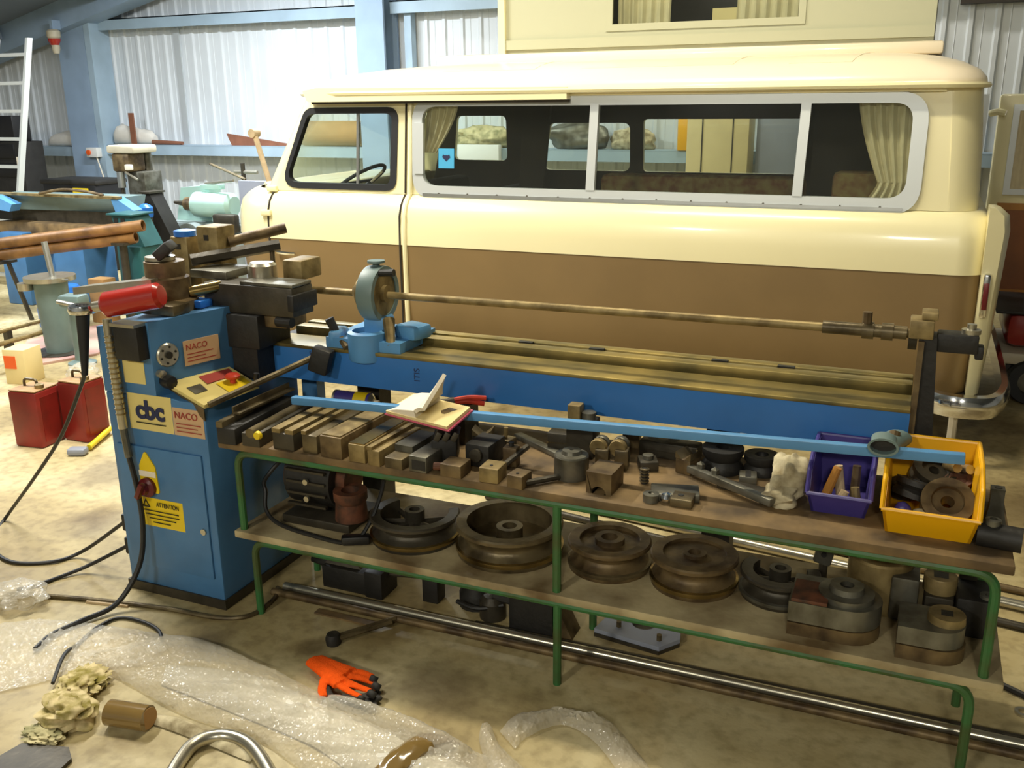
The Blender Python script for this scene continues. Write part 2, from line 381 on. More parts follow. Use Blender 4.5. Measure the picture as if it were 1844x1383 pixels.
# ---------------------------------------------------------------- structure: floor, walls, roof, steel
WY = 9.0                                   # far wall face
def roofz(x): return 2.78 + 0.30 + 0.24 * ((x if x < -2 else -4 - x) + 8.05)
struct(B().b2(-13.2, 9.2, -4.2, 9.5, -0.2, 0.0).obj('floor', 'concrete'))
def wallpoly(y, th):
    pts = [(-13, y, 0), (9, y, 0), (9, y, roofz(9)), (-2, y, roofz(-2)), (-13, y, roofz(-13))]
    return B().prism(pts, (0, th, 0))
wb = struct(wallpoly(WY + 0.06, 0.1).obj('wall_back', 'sheet'))
def sheet(x0):
    """one box-profile cladding sheet, 1 m wide, 5 ribs"""
    b = B(); prof = []
    for k in range(5):
        x = x0 + k * 0.2
        prof += [(x + 0.0, 0.0), (x + 0.03, 0.0), (x + 0.045, 0.022), (x + 0.10, 0.022), (x + 0.105, 0.018), (x + 0.11, 0.022), (x + 0.185, 0.022)]
    prof.append((x0 + 1.0, 0.0))
    lo = [b.bm.verts.new((x, WY + d, 0.0)) for x, d in prof]; hi = [b.bm.verts.new((x, WY + d, roofz(x) - 0.02)) for x, d in prof]
    for i in range(len(prof) - 1): b.bm.faces.new((lo[i], lo[i + 1], hi[i + 1], hi[i]))
    return b
for i in range(-13, 9): sheet(i).obj('sheet', 'sheet', wb, ang=20)
struct(wallpoly(-4.1, 0.1).obj('wall_front', 'sheet'))
struct(B().b2(-13.1, -13, -4, 9.1, 0, roofz(-13)).obj('wall_left', 'sheet'))
struct(B().b2(9, 9.1, -4, 9.1, 0, roofz(9)).obj('wall_right', 'sheet'))
ce = B()
ce.prism([(-13.1, -4.1, roofz(-13.1)), (-2, -4.1, roofz(-2)), (-2, -4.1, roofz(-2) + 0.1), (-13.1, -4.1, roofz(-13.1) + 0.1)], (0, 13.3, 0))
ce.prism([(9.1, -4.1, roofz(9.1)), (-2, -4.1, roofz(-2)), (-2, -4.1, roofz(-2) + 0.1), (9.1, -4.1, roofz(9.1) + 0.1)], (0, 13.3, 0))
struct(ce.obj('ceiling', 'roof_sheet'))
def ibeam_v(x0, x1, y, z1, dep=0.22):
    b = B(); c = (x0 + x1) / 2
    b.b2(x0, x1, y - dep, y - dep + 0.03, 0, z1); b.b2(x0, x1, y - 0.03, y, 0, z1); b.b2(c - 0.02, c + 0.02, y - dep + 0.03, y - 0.03, 0, z1)
    return b
struct(B().b2(-9.50, -9.08, WY - 0.30, WY - 0.005, 0, 2.58).obj('trim_1', 'frame_blue'))           # gable column, boxed
struct(B().b2(-9.075, -8.99, WY - 0.30, WY - 0.005, 0, 2.60).obj('trim_2', 'rail_teal'))
struct(ibeam_v(-5.42, -5.10, WY - 0.005, 3.4, 0.30).obj('trim_3', 'frame_blue'))
struct(B().b2(-4.98, -4.9, WY - 0.1, WY - 0.005, 0, 3.5).obj('trim_4', 'rail_teal'))
rf = B()
for (ya, yb, dz) in ((WY - 0.45, WY - 0.15, 0.0),):
    xa, xb = -13.0, -2.0
    rf.prism([(xa, ya, roofz(xa) - 0.30), (xb, ya, roofz(xb) - 0.30), (xb, ya, roofz(xb)), (xa, ya, roofz(xa))], (0, yb - ya, 0))
struct(rf.obj('trim_5', 'frame_blue'))
for k, yy in enumerate((5.6, 1.6)):
    b = B(); xa, xb = -13.0, -2.0
    b.prism([(xa, yy, roofz(xa) - 0.30), (xb, yy, roofz(xb) - 0.30), (xb, yy, roofz(xb)), (xa, yy, roofz(xa))], (0, 0.18, 0))
    struct(b.obj('trim_%d' % (6 + k), 'frame_blue'))
for k, xx in enumerate((-11.6, -10.2, -8.6, -7.0, -5.4, -3.8)):
    struct(B().box((xx, 2.3, roofz(xx) - 0.09), (0.08, 12.4, 0.16), (0, -0.235, 0)).obj('trim_%d' % (8 + k), 'roof_sheet'))
def girt(x0, x1, z0, z1, d, n, m='rail_teal'):
    b = B(); b.b2(x0, x1, WY - d, WY - 0.003, z1 - 0.012, z1); b.b2(x0, x1, WY - d, WY - d + 0.012, z0, z1)
    return struct(b.obj('trim_%d' % n, m))
girt(-8.99, -5.42, 2.48, 2.60, 0.16, 14); girt(-5.10, 8.9, 2.50, 2.62, 0.16, 15)
girt(-12.9, -9.5, 1.06, 1.17, 0.26, 16); girt(-8.99, -5.42, 1.09, 1.20, 0.26, 17); girt(-5.10, 3.0, 1.09, 1.20, 0.26, 18)
struct(B().b2(0.12, 8.9, WY - 0.12, WY - 0.005, 2.36, 2.46).obj('trim_19', 'dark_track'))
struct(B().b2(-8.02, -7.94, WY - 0.02, WY - 0.004, 1.2, 2.48).obj('trim_20', 'alu_white'))
# ---------------------------------------------------------------- lamp bodies
for lo, lx, ly, pw, lc, lab in LAMPS:
    x, y, z = lo; rz = roofz(x)
    t = thing('tube_lamp', lab, 'lamp', (x, y, z))
    B().b2(x - lx / 2 - .04, x + lx / 2 + .04, y - ly / 2 - .02, y + ly / 2 + .02, z + 0.055, z + 0.12, 0.01).obj('housing', 'lamp_body', t)
    if lx > ly: B().cyl((x - lx / 2, y, z + 0.035), (x + lx / 2, y, z + 0.035), 0.018).obj('tube', 'tube_white', t)
    else: B().cyl((x, y - ly / 2, z + 0.035), (x, y + ly / 2, z + 0.035), 0.018).obj('tube', 'tube_white', t)
    for s in (-1, 1):
        q = V(x + (s * lx * .4 if lx > ly else 0), y + (0 if lx > ly else s * ly * .4), z + 0.12)
        B().cyl(q, (q.x, q.y, roofz(q.x) + 0.02), 0.006, seg=6).obj('hanger', 'steel_grey', t)

for lo, pw, lab in FILLS:  # bodies for the added fill lamps
    x, y, z = lo; t = thing('fill_lamp', lab, 'lamp', (x, y, z))
    B().box((x, y - .05, z + .02), (.56, .06, .36), (math.radians(-24), 0, 0), .01).obj('housing', 'steel_black', t)
    B().b2(x - .03, x + .03, -4.0, y - .04, z - .02, z + .02).obj('bracket', 'steel_black', t)
# ================================================================ camper van
VN, VF = 4.62, 6.52            # near and far side planes
van = thing('camper_van', 'cream and brown camper van with raised roof parked behind the blue bender', 'van', (-1.8, 5.57, 0))
def rrect(x0, x1, y0, y1, z, rf, rr, n=7):
    """plan outline: front corners (x0) radius rf, rear corners (x1) radius rr"""
    out = []
    for cx_, cy_, r, a0 in ((x0 + rf, y0 + rf, rf, 180), (x1 - rr, y0 + rr, rr, 270), (x1 - rr, y1 - rr, rr, 0), (x0 + rf, y1 - rf, rf, 90)):
        for k in range(n + 1):
            a = math.radians(a0 + 90 * k / n); out.append((cx_ + r * math.cos(a), cy_ + r * math.sin(a), z))
    return out
def shell(levels, cap0=False, cap1=False):
    return B().loft([rrect(x0, x1, VN + d, VF - d, z, rf, rr) for z, d, x0, x1, rf, rr in levels], cap0, cap1)
LOW = [(0.29, 0.045, -3.86, 0.27, .40, .14), (0.33, 0.02, -3.90, 0.29, .42, .14), (0.55, 0.0, -3.95, 0.30, .44, .14), (0.75, 0.0, -3.98, 0.30, .44, .14), (0.883, 0.0, -3.99, 0.30, .44, .14)]
shell(LOW, cap0=True).obj('lower_panel', 'van_brown', van)
WAI = [(0.883, -0.003, -3.993, 0.303, .44, .14), (0.97, 0.0, -3.99, 0.305, .44, .14), (1.04, 0.008, -3.985, 0.305, .44, .14), (1.09, 0.024, -3.97, 0.30, .43, .14),
       (1.125, 0.05, -3.94, 0.29, .42, .14), (1.15, 0.08, -3.90, 0.27, .40, .14), (1.158, 0.10, -3.86, 0.24, .38, .14)]
shell(WAI).obj('waist_panel', 'van_cream', van)
B().b2(-3.5, 0.2, VN + .06, VF - .06, 0.36, 0.40).obj('floor_pan', 'trim_dark', van)
# --- upper side wall with window openings
Z0, Z1 = 1.155, 1.70
def ny(z): return VN + 0.085 + (z - Z0) * 0.07
def up(p): return V(p[0], ny(p[1]), p[1])
outer = [(-3.56, Z0), (0.118, Z0), (0.078, Z1), (-3.25, Z1)]
dw = rpoly([(-3.495, 1.19), (-2.745, 1.19), (-2.725, 1.605), (-3.31, 1.605)], [.07, .05, .05, .07])
sw = rpoly([(-2.575, 1.175), (-0.05, 1.175), (-0.05, 1.645), (-2.575, 1.645)], .10, 7)
B().plate([up(p) for p in outer], [[up(p) for p in dw], [up(p) for p in sw]], (0, .03, 0)).obj('side_wall', 'van_cream', van, ang=20)
def fy(z): return VF - 0.085 - (z - Z0) * 0.07
def upf(p): return V(p[0], fy(p[1]), p[1])
FH = [rpoly([(-3.20, 1.24), (-2.77, 1.24), (-2.77, 1.55), (-3.16, 1.55)], .04), rpoly([(-2.50, 1.15 + .03), (-1.86, 1.18), (-1.86, 1.50), (-2.44, 1.50)], .05), rpoly([(-1.77, 1.18), (-0.72, 1.18), (-0.72, 1.525), (-1.77, 1.525)], .03)]
B().plate([upf(p) for p in outer], [[upf(p) for p in h] for h in FH], (0, -.03, 0)).obj('side_wall', 'van_cream', van, ang=20)
B().plate([upf(p) - V(0, .034, 0) for p in [(-3.5, 0.6), (0.1, 0.6), (0.06, Z1), (-3.22, Z1)]], [[upf(p) - V(0, .034, 0) for p in h] for h in FH], (0, -.01, 0)).obj('shaded_lining', 'trim_dark', van)  # inner lining, coloured dark to stand in for the unlit interior
for h in FH: B().plate([upf(p) for p in h], [], (0, -.006, 0)).obj('window_pane', 'glass', van)
B().b2(-3.2, 0.0, VN + .17, VF - .17, 1.665, 1.68).obj('headlining', 'trim_dark', van)
# --- rear corner posts, front pillars, windscreen
def cornerpost(sgn):
    loops = []
    for z, xe, d in ((Z0, 0.11, 0.085), (1.42, 0.095, 0.10), (Z1, 0.07, 0.123)):
        lp = []; r = 0.13
        for k in range(9):
            a = math.radians(-90 + 90 * k / 8); lp.append((xe + r * math.cos(a), d + r + r * math.sin(a), z))
        lp2 = [(xe + (r - .03) * math.cos(math.radians(-90 + 90 * k / 8)), d + r + (r - .03) * math.sin(math.radians(-90 + 90 * k / 8)), z) for k in range(8, -1, -1)]
        loops.append([(x, VN + y if sgn > 0 else VF - y, zz) for x, y, zz in lp + lp2])
    return B().loft(loops)
for s in (1, -1): cornerpost(s).obj('rear_post', 'van_cream', van)
def pillar(sgn):
    loops = []
    for z, xe, d in ((Z0, -3.56, 0.085), (Z1, -3.25, 0.123)):
        lp = []; r = 0.09
        for k in range(5):
            a = math.radians(270 - 70 * k / 4); lp.append((xe + r * math.cos(a), d + r + r * math.sin(a), z))
        lp2 = [(xe + (r - .03) * math.cos(math.radians(270 - 70 * k / 4)), d + r + (r - .03) * math.sin(math.radians(270 - 70 * k / 4)), z) for k in range(4, -1, -1)]
        loops.append([(x, VN + y if sgn > 0 else VF - y, zz) for x, y, zz in lp + lp2])
    return B().loft(loops)
for s in (1, -1): pillar(s).obj('windscreen_pillar', 'van_cream', van)
def wsc(u, v):
    y = VN + .20 + (VF - VN - .40) * u; bow = (1 - (2 * u - 1) ** 2)
    return V(-3.645 - .22 * bow + v * (.30 + .02 * bow), y, Z0 + .02 + v * (Z1 - Z0 - .05))
B().grid(wsc, 14, 4).solid(.005).obj('windscreen', 'glass', van)
B().tube([wsc(0, t / 4) + V(0, -.01, 0) for t in range(5)], .012).obj('windscreen_seal', 'rubber', van)
# scuttle below the windscreen and dashboard
B().loft([[(-3.95, VN + .45, 1.10), (-3.95, VF - .45, 1.10), (-3.60, VF - .1, 1.10), (-3.60, VN + .1, 1.10)], [(-3.88, VN + .42, 1.17), (-3.88, VF - .42, 1.17), (-3.60, VF - .1, 1.17), (-3.60, VN + .1, 1.17)]]).obj('scuttle', 'van_cream', van)
B().b2(-3.62, -3.40, VN + .12, VF - .12, 1.06, 1.17, .02).obj('dashboard', 'van_cream', van)
sw_ = B(); c0 = V(-3.22, VN + .48, 1.18); ax = V(-.55, 0, .85).normalized(); u_ = V(0, 1, 0); v_ = ax.cross(u_)
sw_.tube([c0 + (u_ * math.cos(k * math.pi / 12) + v_ * math.sin(k * math.pi / 12)) * .19 for k in range(24)], .011, 8, closed=True)
sw_.cyl(c0 + u_ * .19, c0 - u_ * .19, .008, seg=6); sw_.cyl(c0 - ax * .02, c0 - ax * .3, .02, seg=8); sw_.obj('steering_wheel', 'rubber', van)
# --- door: seams, window frame, panes, hinges
door = B()
dl = [(-3.545, 0.34), (-2.665, 0.34), (-2.665, 0.9), (-2.655, 1.10)]
for x in (-3.555, -2.665):
    pts = [(x, VN - .004, .34), (x, VN - .004, .88), (x, VN + .004, 1.04), (x, VN + .03, 1.10), (x, VN + .078, 1.152)]
    B().tube(pts, .006, 6).obj('door_seam', 'trim_dark', van)
door.tube([up((-2.665, 1.16)) - V(0, .003, 0), up((-2.655, 1.68)) - V(0, .003, 0)], .006, 6)
door.obj('door_seam', 'trim_dark', van)
B().tube([(-2.635, VN - .002, .34), (-2.635, VN - .002, .9), (-2.635, VN + .006, 1.04), (-2.635, VN + .03, 1.10), (-2.635, VN + .077, 1.155), up((-2.625, 1.66)) - V(0, .004, 0)], .014, 8).obj('pillar_bead', 'van_cream', van)
dwo = rpoly([(-3.515, 1.17), (-2.725, 1.17), (-2.705, 1.625), (-3.32, 1.625)], [.09, .07, .07, .09]); dwi = rpoly([(-3.475, 1.205), (-2.765, 1.205), (-2.745, 1.59), (-3.30, 1.59)], [.06, .04, .04, .06])
B().plate([up(p) - V(0, .006, 0) for p in dwo], [[up(p) - V(0, .006, 0) for p in dwi]], (0, .04, 0)).obj('door_window_seal', 'rubber', van)
B().plate([up(p) + V(0, .012, 0) for p in dwi], [], (0, .005, 0)).obj('window_pane', 'glass', van)
B().prism([up(p) + V(0, .004, 0) for p in [(-2.99, 1.205), (-2.975, 1.205), (-2.965, 1.59), (-2.98, 1.59)]], (0, .012, 0)).obj('sliding_channel', 'alu', van)
B().tube([up((-2.90, 1.215)) + V(0, .02, 0), up((-2.83, 1.275)) + V(0, .03, 0)], .008, 6).obj('window_catch', 'steel_bright', van)
for z in (1.165, 1.03): B().b2(-3.60, -3.53, VN + (.06 if z > 1.1 else -.015), VN + (.1 if z > 1.1 else .02), z - .018, z + .018, .008).obj('door_hinge', 'van_cream', van)
B().tube([(-3.5, VN - .012, .80), (-3.42, VN - .03, .80), (-3.36, VN - .03, .80)], .01, 6).obj('door_handle', 'chrome', van)
# --- long side window: frame, three panes, mullions
swo = rpoly([(-2.615, 1.135), (-0.01, 1.135), (-0.01, 1.672), (-2.615, 1.672)], .13, 7); swi = rpoly([(-2.555, 1.205), (-0.075, 1.205), (-0.075, 1.625), (-2.555, 1.625)], .085, 7)
B().plate([up(p) - V(0, .012, 0) for p in swo], [[up(p) - V(0, .012, 0) for p in swi]], (0, .035, 0)).obj('window_frame', 'alu_white', van)
B().plate([up(p) - V(0, .017, 0) for p in rpoly([(-2.55, 1.150), (-.08, 1.150), (-.08, 1.166), (-2.55, 1.166)], .004, 2)], [], (0, .006, 0)).obj('window_rail', 'alu', van)
for x0, x1 in ((-2.555, -1.575), (-1.575, -0.545), (-0.545, -0.075)):
    B().plate([up(p) + V(0, .006, 0) for p in [(x0, 1.205), (x1, 1.205), (x1, 1.625), (x0, 1.625)]], [], (0, .004, 0)).obj('window_pane', 'glass', van)
for x in (-1.575, -0.545):
    B().prism([up(p) - V(0, .016, 0) for p in [(x - .025, 1.205), (x + .02, 1.205), (x + .03, 1.63), (x - .015, 1.63)]], (0, .03, 0)).obj('mullion', 'alu_white', van)
B().prism([up(p) - V(0, .02, 0) for p in [(-2.60, 1.27), (-2.545, 1.27), (-2.545, 1.54), (-2.60, 1.54)]], (0, .02, 0)).obj('sliding_grip', 'alu_white', van)
for k in range(14):
    x = -2.45 + k * .175; B().cyl(up((x, 1.165)) - V(0, .017, 0), up((x, 1.165)) - V(0, .011, 0), .006, seg=6).obj('screw', 'steel_grey', van)
st = B().prism([up(p) + V(0, .003, 0) for p in [(-2.46, 1.30), (-2.365, 1.30), (-2.365, 1.405), (-2.46, 1.405)]], (0, .002, 0)).obj('sticker', 'sticker_blue', van)
st['label'] = 'square blue sticker with a dark mark'
mk = B(); mc = up((-2.412, 1.356)) + V(0, .001, 0)
mk.prism([mc + V(x, 0, z) for x, z in ((0, -.02), (.024, .004), (.018, .018), (.006, .012), (0, .016), (-.006, .012), (-.018, .018), (-.024, .004))], (0, .001, 0)); mk.obj('sticker_print', 'ink_navy', st)
# --- curtains and interior
def curtain(xt0, xt1, xb0, xb1, zt, zb, y, folds, amp=.012, sgn=1):
    def f(u, v):
        xa = xt0 + (xt1 - xt0) * u; xb = xb0 + (xb1 - xb0) * u; s = v ** 1.4
        return V(xa + (xb - xa) * s, y + amp * math.sin(u * folds * 2 * math.pi) * (1 - .3 * v), zt + (zb - zt) * v)
    return B().grid(f, folds * 6, 8)
curtain(-2.55, -2.36, -2.58, -2.50, 1.63, 1.38, VN + .16, 4).obj('curtain', 'curtain', van)
curtain(-0.31, -0.05, -0.20, -0.06, 1.63, 1.27, VN + .16, 5).obj('curtain', 'curtain', van)
curtain(-0.20, -0.06, -0.26, -0.06, 1.27, 1.17, VN + .16, 5).obj('curtain', 'curtain', van)
B().b2(-1.72, -0.58, 5.28, 5.44, .78, 1.245, .04).obj('bench_backrest', 'upholstery', van)
B().b2(-1.72, -0.40, 5.28, 6.3, .70, .80, .03).obj('bench_cushion', 'upholstery', van)
B().b2(-0.42, -0.20, 5.0, 5.12, .86, 1.30, .03).obj('cushion', 'upholstery', van)
B().b2(-0.60, 0.10, 5.72, 6.36, .42, 1.66).obj('wardrobe', 'trim_dark', van)
B().b2(-2.62, -2.52, 5.5, 6.36, .42, 1.10, .02).obj('cab_seat', 'trim_dark', van)
B().b2(-3.05, -2.62, 4.85, 5.35, .55, .72, .03).obj('driver_seat', 'trim_dark', van)
B().b2(-2.68, -2.56, 4.85, 5.35, .72, 1.22, .04).obj('driver_backrest', 'trim_dark', van)
B().prism([(-2.36, 5.55, .6), (-2.22, 5.55, .6), (-2.12, 5.55, 1.64), (-2.30, 5.55, 1.64)], (0, .03, 0)).obj('partition_post', 'trim_dark', van)
# --- roof, gutter, awning rail
RL = [(1.687, .16, -3.3, 0.12, .36, .14), (1.685, .075, -3.46, 0.20, .42, .18), (1.705, .066, -3.50, 0.215, .44, .18), (1.73, .072, -3.49, 0.21, .44, .18), (1.765, .10, -3.40, 0.18, .42, .18), (1.80, .155, -3.25, 0.11, .40, .18),
      (1.828, .235, -3.0, 0.02, .36, .18), (1.848, .35, -2.7, -0.12, .3, .18), (1.858, .57, -2.3, -0.4, .25, .18)]
shell(RL, cap1=True).obj('roof', 'van_roof', van, ang=60)
gp = rrect(-3.505, 0.22, VN + .06, VF - .06, 1.698, .44, .18)
B().tube(gp, .013, 6, closed=True).obj('gutter', 'van_cream', van)
B().prism([(-3.26, VN + .055, 1.655), (-1.70, VN + .055, 1.655), (-1.70, VN + .055, 1.715), (-3.20, VN + .055, 1.73), (-3.29, VN + .055, 1.715)], (0, .06, 0)).obj('awning_rail', 'van_cream', van)
B().b2(-3.24, -1.70, VN + .065, VN + .115, 1.642, 1.655).obj('awning_slot', 'trim_dark', van)
B().b2(-1.70, 0.05, VN + .10, VN + .13, 1.672, 1.69).obj('side_trim', 'van_cream', van)
for x0, x1 in ((-2.45, -1.92), (-1.66, -0.90), (-0.64, -0.36)):
    def ridge(u, v, x0=x0, x1=x1):
        x = x0 + (x1 - x0) * u; d = .165 + .26 * v
        zz = 1.80 + (.028 * (d - .155) / .08 if d < .235 else .028 + .020 * min(1, (d - .235) / .115) + .010 * max(0, (d - .35) / .22))
        return V(x + .06 * v, VN + d, zz + .002)
    B().grid(ridge, 6, 5).solid(.008).obj('roof_swage', 'van_roof', van)
# --- pop-top
pl = B(); pl.b2(-2.68, 0.02, 5.16, 6.30, 1.845, 1.905, .015); pl.obj('poptop_base', 'van_roof', van)
def pp(x0, x1, z0, z1, y=5.215): return [V(x0, y, z0), V(x1, y, z0), V(x1, y, z1), V(x0, y, z1)]
B().plate(pp(-2.27, -0.03, 1.905, 2.75), [pp(-1.64, -0.66, 2.04, 2.55)], (0, .025, 0)).obj('poptop_wall', 'poptop', van)
B().b2(-2.27, -0.03, 6.2, 6.225, 1.905, 2.75).obj('poptop_wall', 'poptop', van)
B().b2(-2.27, -2.245, 5.24, 6.2, 1.905, 2.75).obj('poptop_wall', 'poptop', van); B().b2(-.055, -0.03, 5.24, 6.2, 1.905, 2.75).obj('poptop_wall', 'poptop', van)
B().b2(-2.32, 0.02, 5.17, 6.27, 2.75, 2.80, .015).obj('poptop_lid', 'poptop', van)
B().b2(-2.30, -2.26, 5.19, 5.23, 1.905, 2.75).obj('poptop_corner', 'van_cream', van)
B().b2(-2.26, -0.03, 5.198, 5.215, 1.925, 1.975).obj('poptop_skirt', 'poptop', van)
B().plate(pp(-1.67, -0.63, 2.005, 2.58, 5.208), [pp(-1.635, -0.665, 2.04, 2.545, 5.208)], (0, .012, 0)).obj('poptop_window_frame', 'poptop', van)
B().prism(pp(-1.64, -0.66, 2.04, 2.55, 5.222), (0, .004, 0)).obj('window_pane', 'glass', van)
curtain(-1.63, -1.33, -1.63, -1.34, 2.55, 2.03, 5.30, 6).obj('curtain', 'curtain', van); curtain(-0.98, -0.67, -0.99, -0.67, 2.55, 2.03, 5.30, 6).obj('curtain', 'curtain', van)
B().b2(-1.14, -1.0, 5.42, 5.5, 1.98, 2.115).obj('folded_bunk', 'cream_panel', van)
B().b2(-2.2, -.1, 5.9, 5.92, 1.92, 2.7).obj('poptop_lining', 'trim_dark', van)
# --- rear pillar, tail lamp, bumper, rear door, wheels
B().loft([[(0.275 + dx, VN - .004 + dy, z) for dx, dy in ((0, 0), (.05 + w, .015), (.075 + w, .07), (.06 + w, .16), (0, .16))] for z, w in ((0.33, -.02), (0.6, .0), (0.9, .012), (1.08, .02), (1.15, .01), (1.185, -.03))]).obj('rear_quarter', 'van_cream', van, ang=50)
tl = B().b2(.285, .315, VN - .028, VN + .01, .70, .90, .01).obj('tail_lamp', 'chrome', van); B().b2(.290, .311, VN - .034, VN - .026, .74, .86, .003).obj('lens', 'knob_dark_red', tl)
bpts = spline([(0.14, VN - .02, .30), (0.20, VN - .06, .30), (0.28, VN - .07, .30), (0.37, VN - .03, .30), (0.42, VN + .12, .30), (0.44, VN + .4, .30), (0.44, VF - .4, .30), (0.42, VF - .12, .30)], 6)
bb = B(); loops = []
for i, p in enumerate(bpts):
    t = (bpts[min(i + 1, len(bpts) - 1)] - bpts[max(i - 1, 0)]).normalized(); n = V(-t.y, t.x, 0) * -1
    loops.append([p + n * a + V(0, 0, z) for a, z in ((0, -.055), (.028, -.05), (.042, -.02), (.042, .02), (.028, .05), (0, .055))])
bb.loft(loops); bb.obj('rear_bumper', 'chrome', van)
B().b2(.20, .30, VN + .05, VN + .25, .26, .32).obj('bumper_bracket', 'steel_black', van)
B().tube([(.24, VN + .02, .06), (.24, VN + .02, .25)], .02, 8).obj('mud_flap_stay', 'beige_paint', van)
rd = B().b2(0.36, 1.16, VF - .04, VF + .01, .43, 1.66, .02).obj('rear_door', 'van_cream', van)
rdp = B().plate([V(.42, VF - .055, .47), V(1.14, VF - .055, .47), V(1.14, VF - .055, 1.03), V(.42, VF - .055, 1.03)], [[V(.46, VF - .055, .51), V(1.10, VF - .055, .51), V(1.10, VF - .055, .99), V(.46, VF - .055, .99)]], (0, .015, 0)).obj('trim_edge', 'wood_edge', rd)
B().b2(.46, 1.10, VF - .052, VF - .041, .51, .99).obj('trim_panel', 'wood_trim', rd)
B().plate([V(.44, VF - .058, 1.08), V(1.12, VF - .058, 1.08), V(1.12, VF - .058, 1.60), V(.44, VF - .058, 1.60)], [[V(.475, VF - .058, 1.115), V(1.085, VF - .058, 1.115), V(1.085, VF - .058, 1.565), V(.475, VF - .058, 1.565)]], (0, .018, 0)).obj('window_frame', 'alu_white', rd)
curtain(.475, 1.085, .475, 1.085, 1.565, 1.115, VF - .054, 12, .008).obj('curtain', 'curtain', rd)
B().tube([(.32, VF - .02, 1.55), (.36, VF - .05, 1.56), (.40, VF - .06, 1.55)], .02, 8).obj('door_hinge', 'van_cream', van)
B().b2(.26, .30, VF - .12, VF - .04, 1.1, 1.66).obj('rear_pillar_trim', 'alu_white', van)
for x in (-3.05, -0.55):
    for y, s in ((VN + .10, 1), (VF - .10, -1)):
        wh = B().ring_lathe((x, y, .29), (0, s, 0), [(.17, 0), (.27, -.01), (.29, .02), (.29, .13), (.27, .16), (.17, .15)], 28, closed=True).obj('wheel', 'rubber', van)
        B().lathe((x, y + .02 * s, .29), [(0, -.02), (.06, -.02), (.07, 0), (.15, .02), (.17, .0), (.17, .06), (0, .06)], 20, (0, s, 0)).obj('hub_cap', 'van_cream', wh)
# ================================================================ tube bender
bd = thing('tube_bender', 'blue floor-standing tube bender with cabinet and long bed with mandrel rod', 'machine', (-2.24, 2.5, 0))
B().b2(-2.45, -2.035, 2.24, 2.74, 0.03, 0.735, .008).obj('cabinet', 'machine_blue', bd)
B().b2(-2.46, -2.03, 2.235, 2.745, 0.0, 0.035).obj('plinth', 'steel_dark', bd)
dr = B().b2(-2.425, -2.065, 2.232, 2.241, 0.11, 0.555, .003).obj('door', 'machine_blue', bd)
B().cyl((-2.085, 2.233, .285), (-2.085, 2.226, .285), .011, seg=12).obj('lock', 'steel_bright', dr)
# angled upper housing
UA, UB, UC, UD, UE = (-2.45, 2.24), (-2.228, 2.24), (-2.149, 2.524), (-2.149, 2.74), (-2.45, 2.74)
B().loft([[(x, y, .735) for x, y in (UA, UB, UC, UD, UE)], [(x, y, z) for (x, y), z in zip((UA, UB, UC, UD, UE), (.955, .985, .985, .985, .955))]]).obj('upper_housing', 'machine_blue', bd, ang=20)
fd = V(UC[0] - UB[0], UC[1] - UB[1], 0).normalized(); fn = V(fd.y, -fd.x, 0)
def face(t, z, o=.0): return V(UB[0], UB[1], 0) + fd * t + fn * o + V(0, 0, z)
g = B().ring_lathe(face(.055, .868, .001), fn, [(.001, .008), (.012, .008), (.036, .009), (.04, .004), (.04, 0)], 24).obj('dial_plate', 'steel_bright', bd)
B().cyl(face(.055, .868, .006), face(.055, .868, .016), .012).obj('dial_knob', 'steel_black', g)
for k in range(6):
    a = k * math.pi / 3 + .3; c = face(.055, .868, .009) + fd * .027 * math.cos(a) + V(0, 0, .027 * math.sin(a)); B().cyl(c, c + fn * .003, .004, seg=8).obj('screw', 'steel_black', g)
def signplate(p0, x, y, wd, ht, th, m, name, par_, bev=.0):
    x = Vector(x).normalized(); y = Vector(y).normalized(); n = x.cross(y)
    return B().prism([p0, p0 + x * wd, p0 + x * wd + y * ht, p0 + y * ht], n * -th).obj(name, m, par_), n
sp, n_ = signplate(face(.115, .815, .004), fd, (0, 0, 1), .135, .085, .003, 'sign_pink', 'sign_plate', bd)
sp['label'] = 'pinkish printed plate on the angled upper panel'
text('NACO', .028, face(.122, .868, .0045), fd, (0, 0, 1), 'ink_red', sp)
for k, wd in enumerate((.10, .07, .11)): signplate(face(.125, .852 - k * .012, .0048), fd, (0, 0, 1), wd, .003, .0005, 'ink_red', 'print_line', sp)
B().b2(-2.335, -2.235, 2.195, 2.242, .865, .975, .004).obj('valve_block', 'steel_black', bd)
B().b2(-2.34, -2.238, 2.19, 2.25, .975, .985).obj('valve_cap', 'steel_bright', bd)
B().cyl((-2.345, 2.196, .94), (-2.345, 2.19, .94), .006, seg=8).obj('bolt', 'steel_bright', bd)
yp, _ = signplate(V(-2.355, 2.2385, .775), (1, 0, 0), (0, 0, 1), .09, .075, .002, 'sign_cream', 'sign_plate', bd); yp['label'] = 'faded yellow plate below the black valve block'
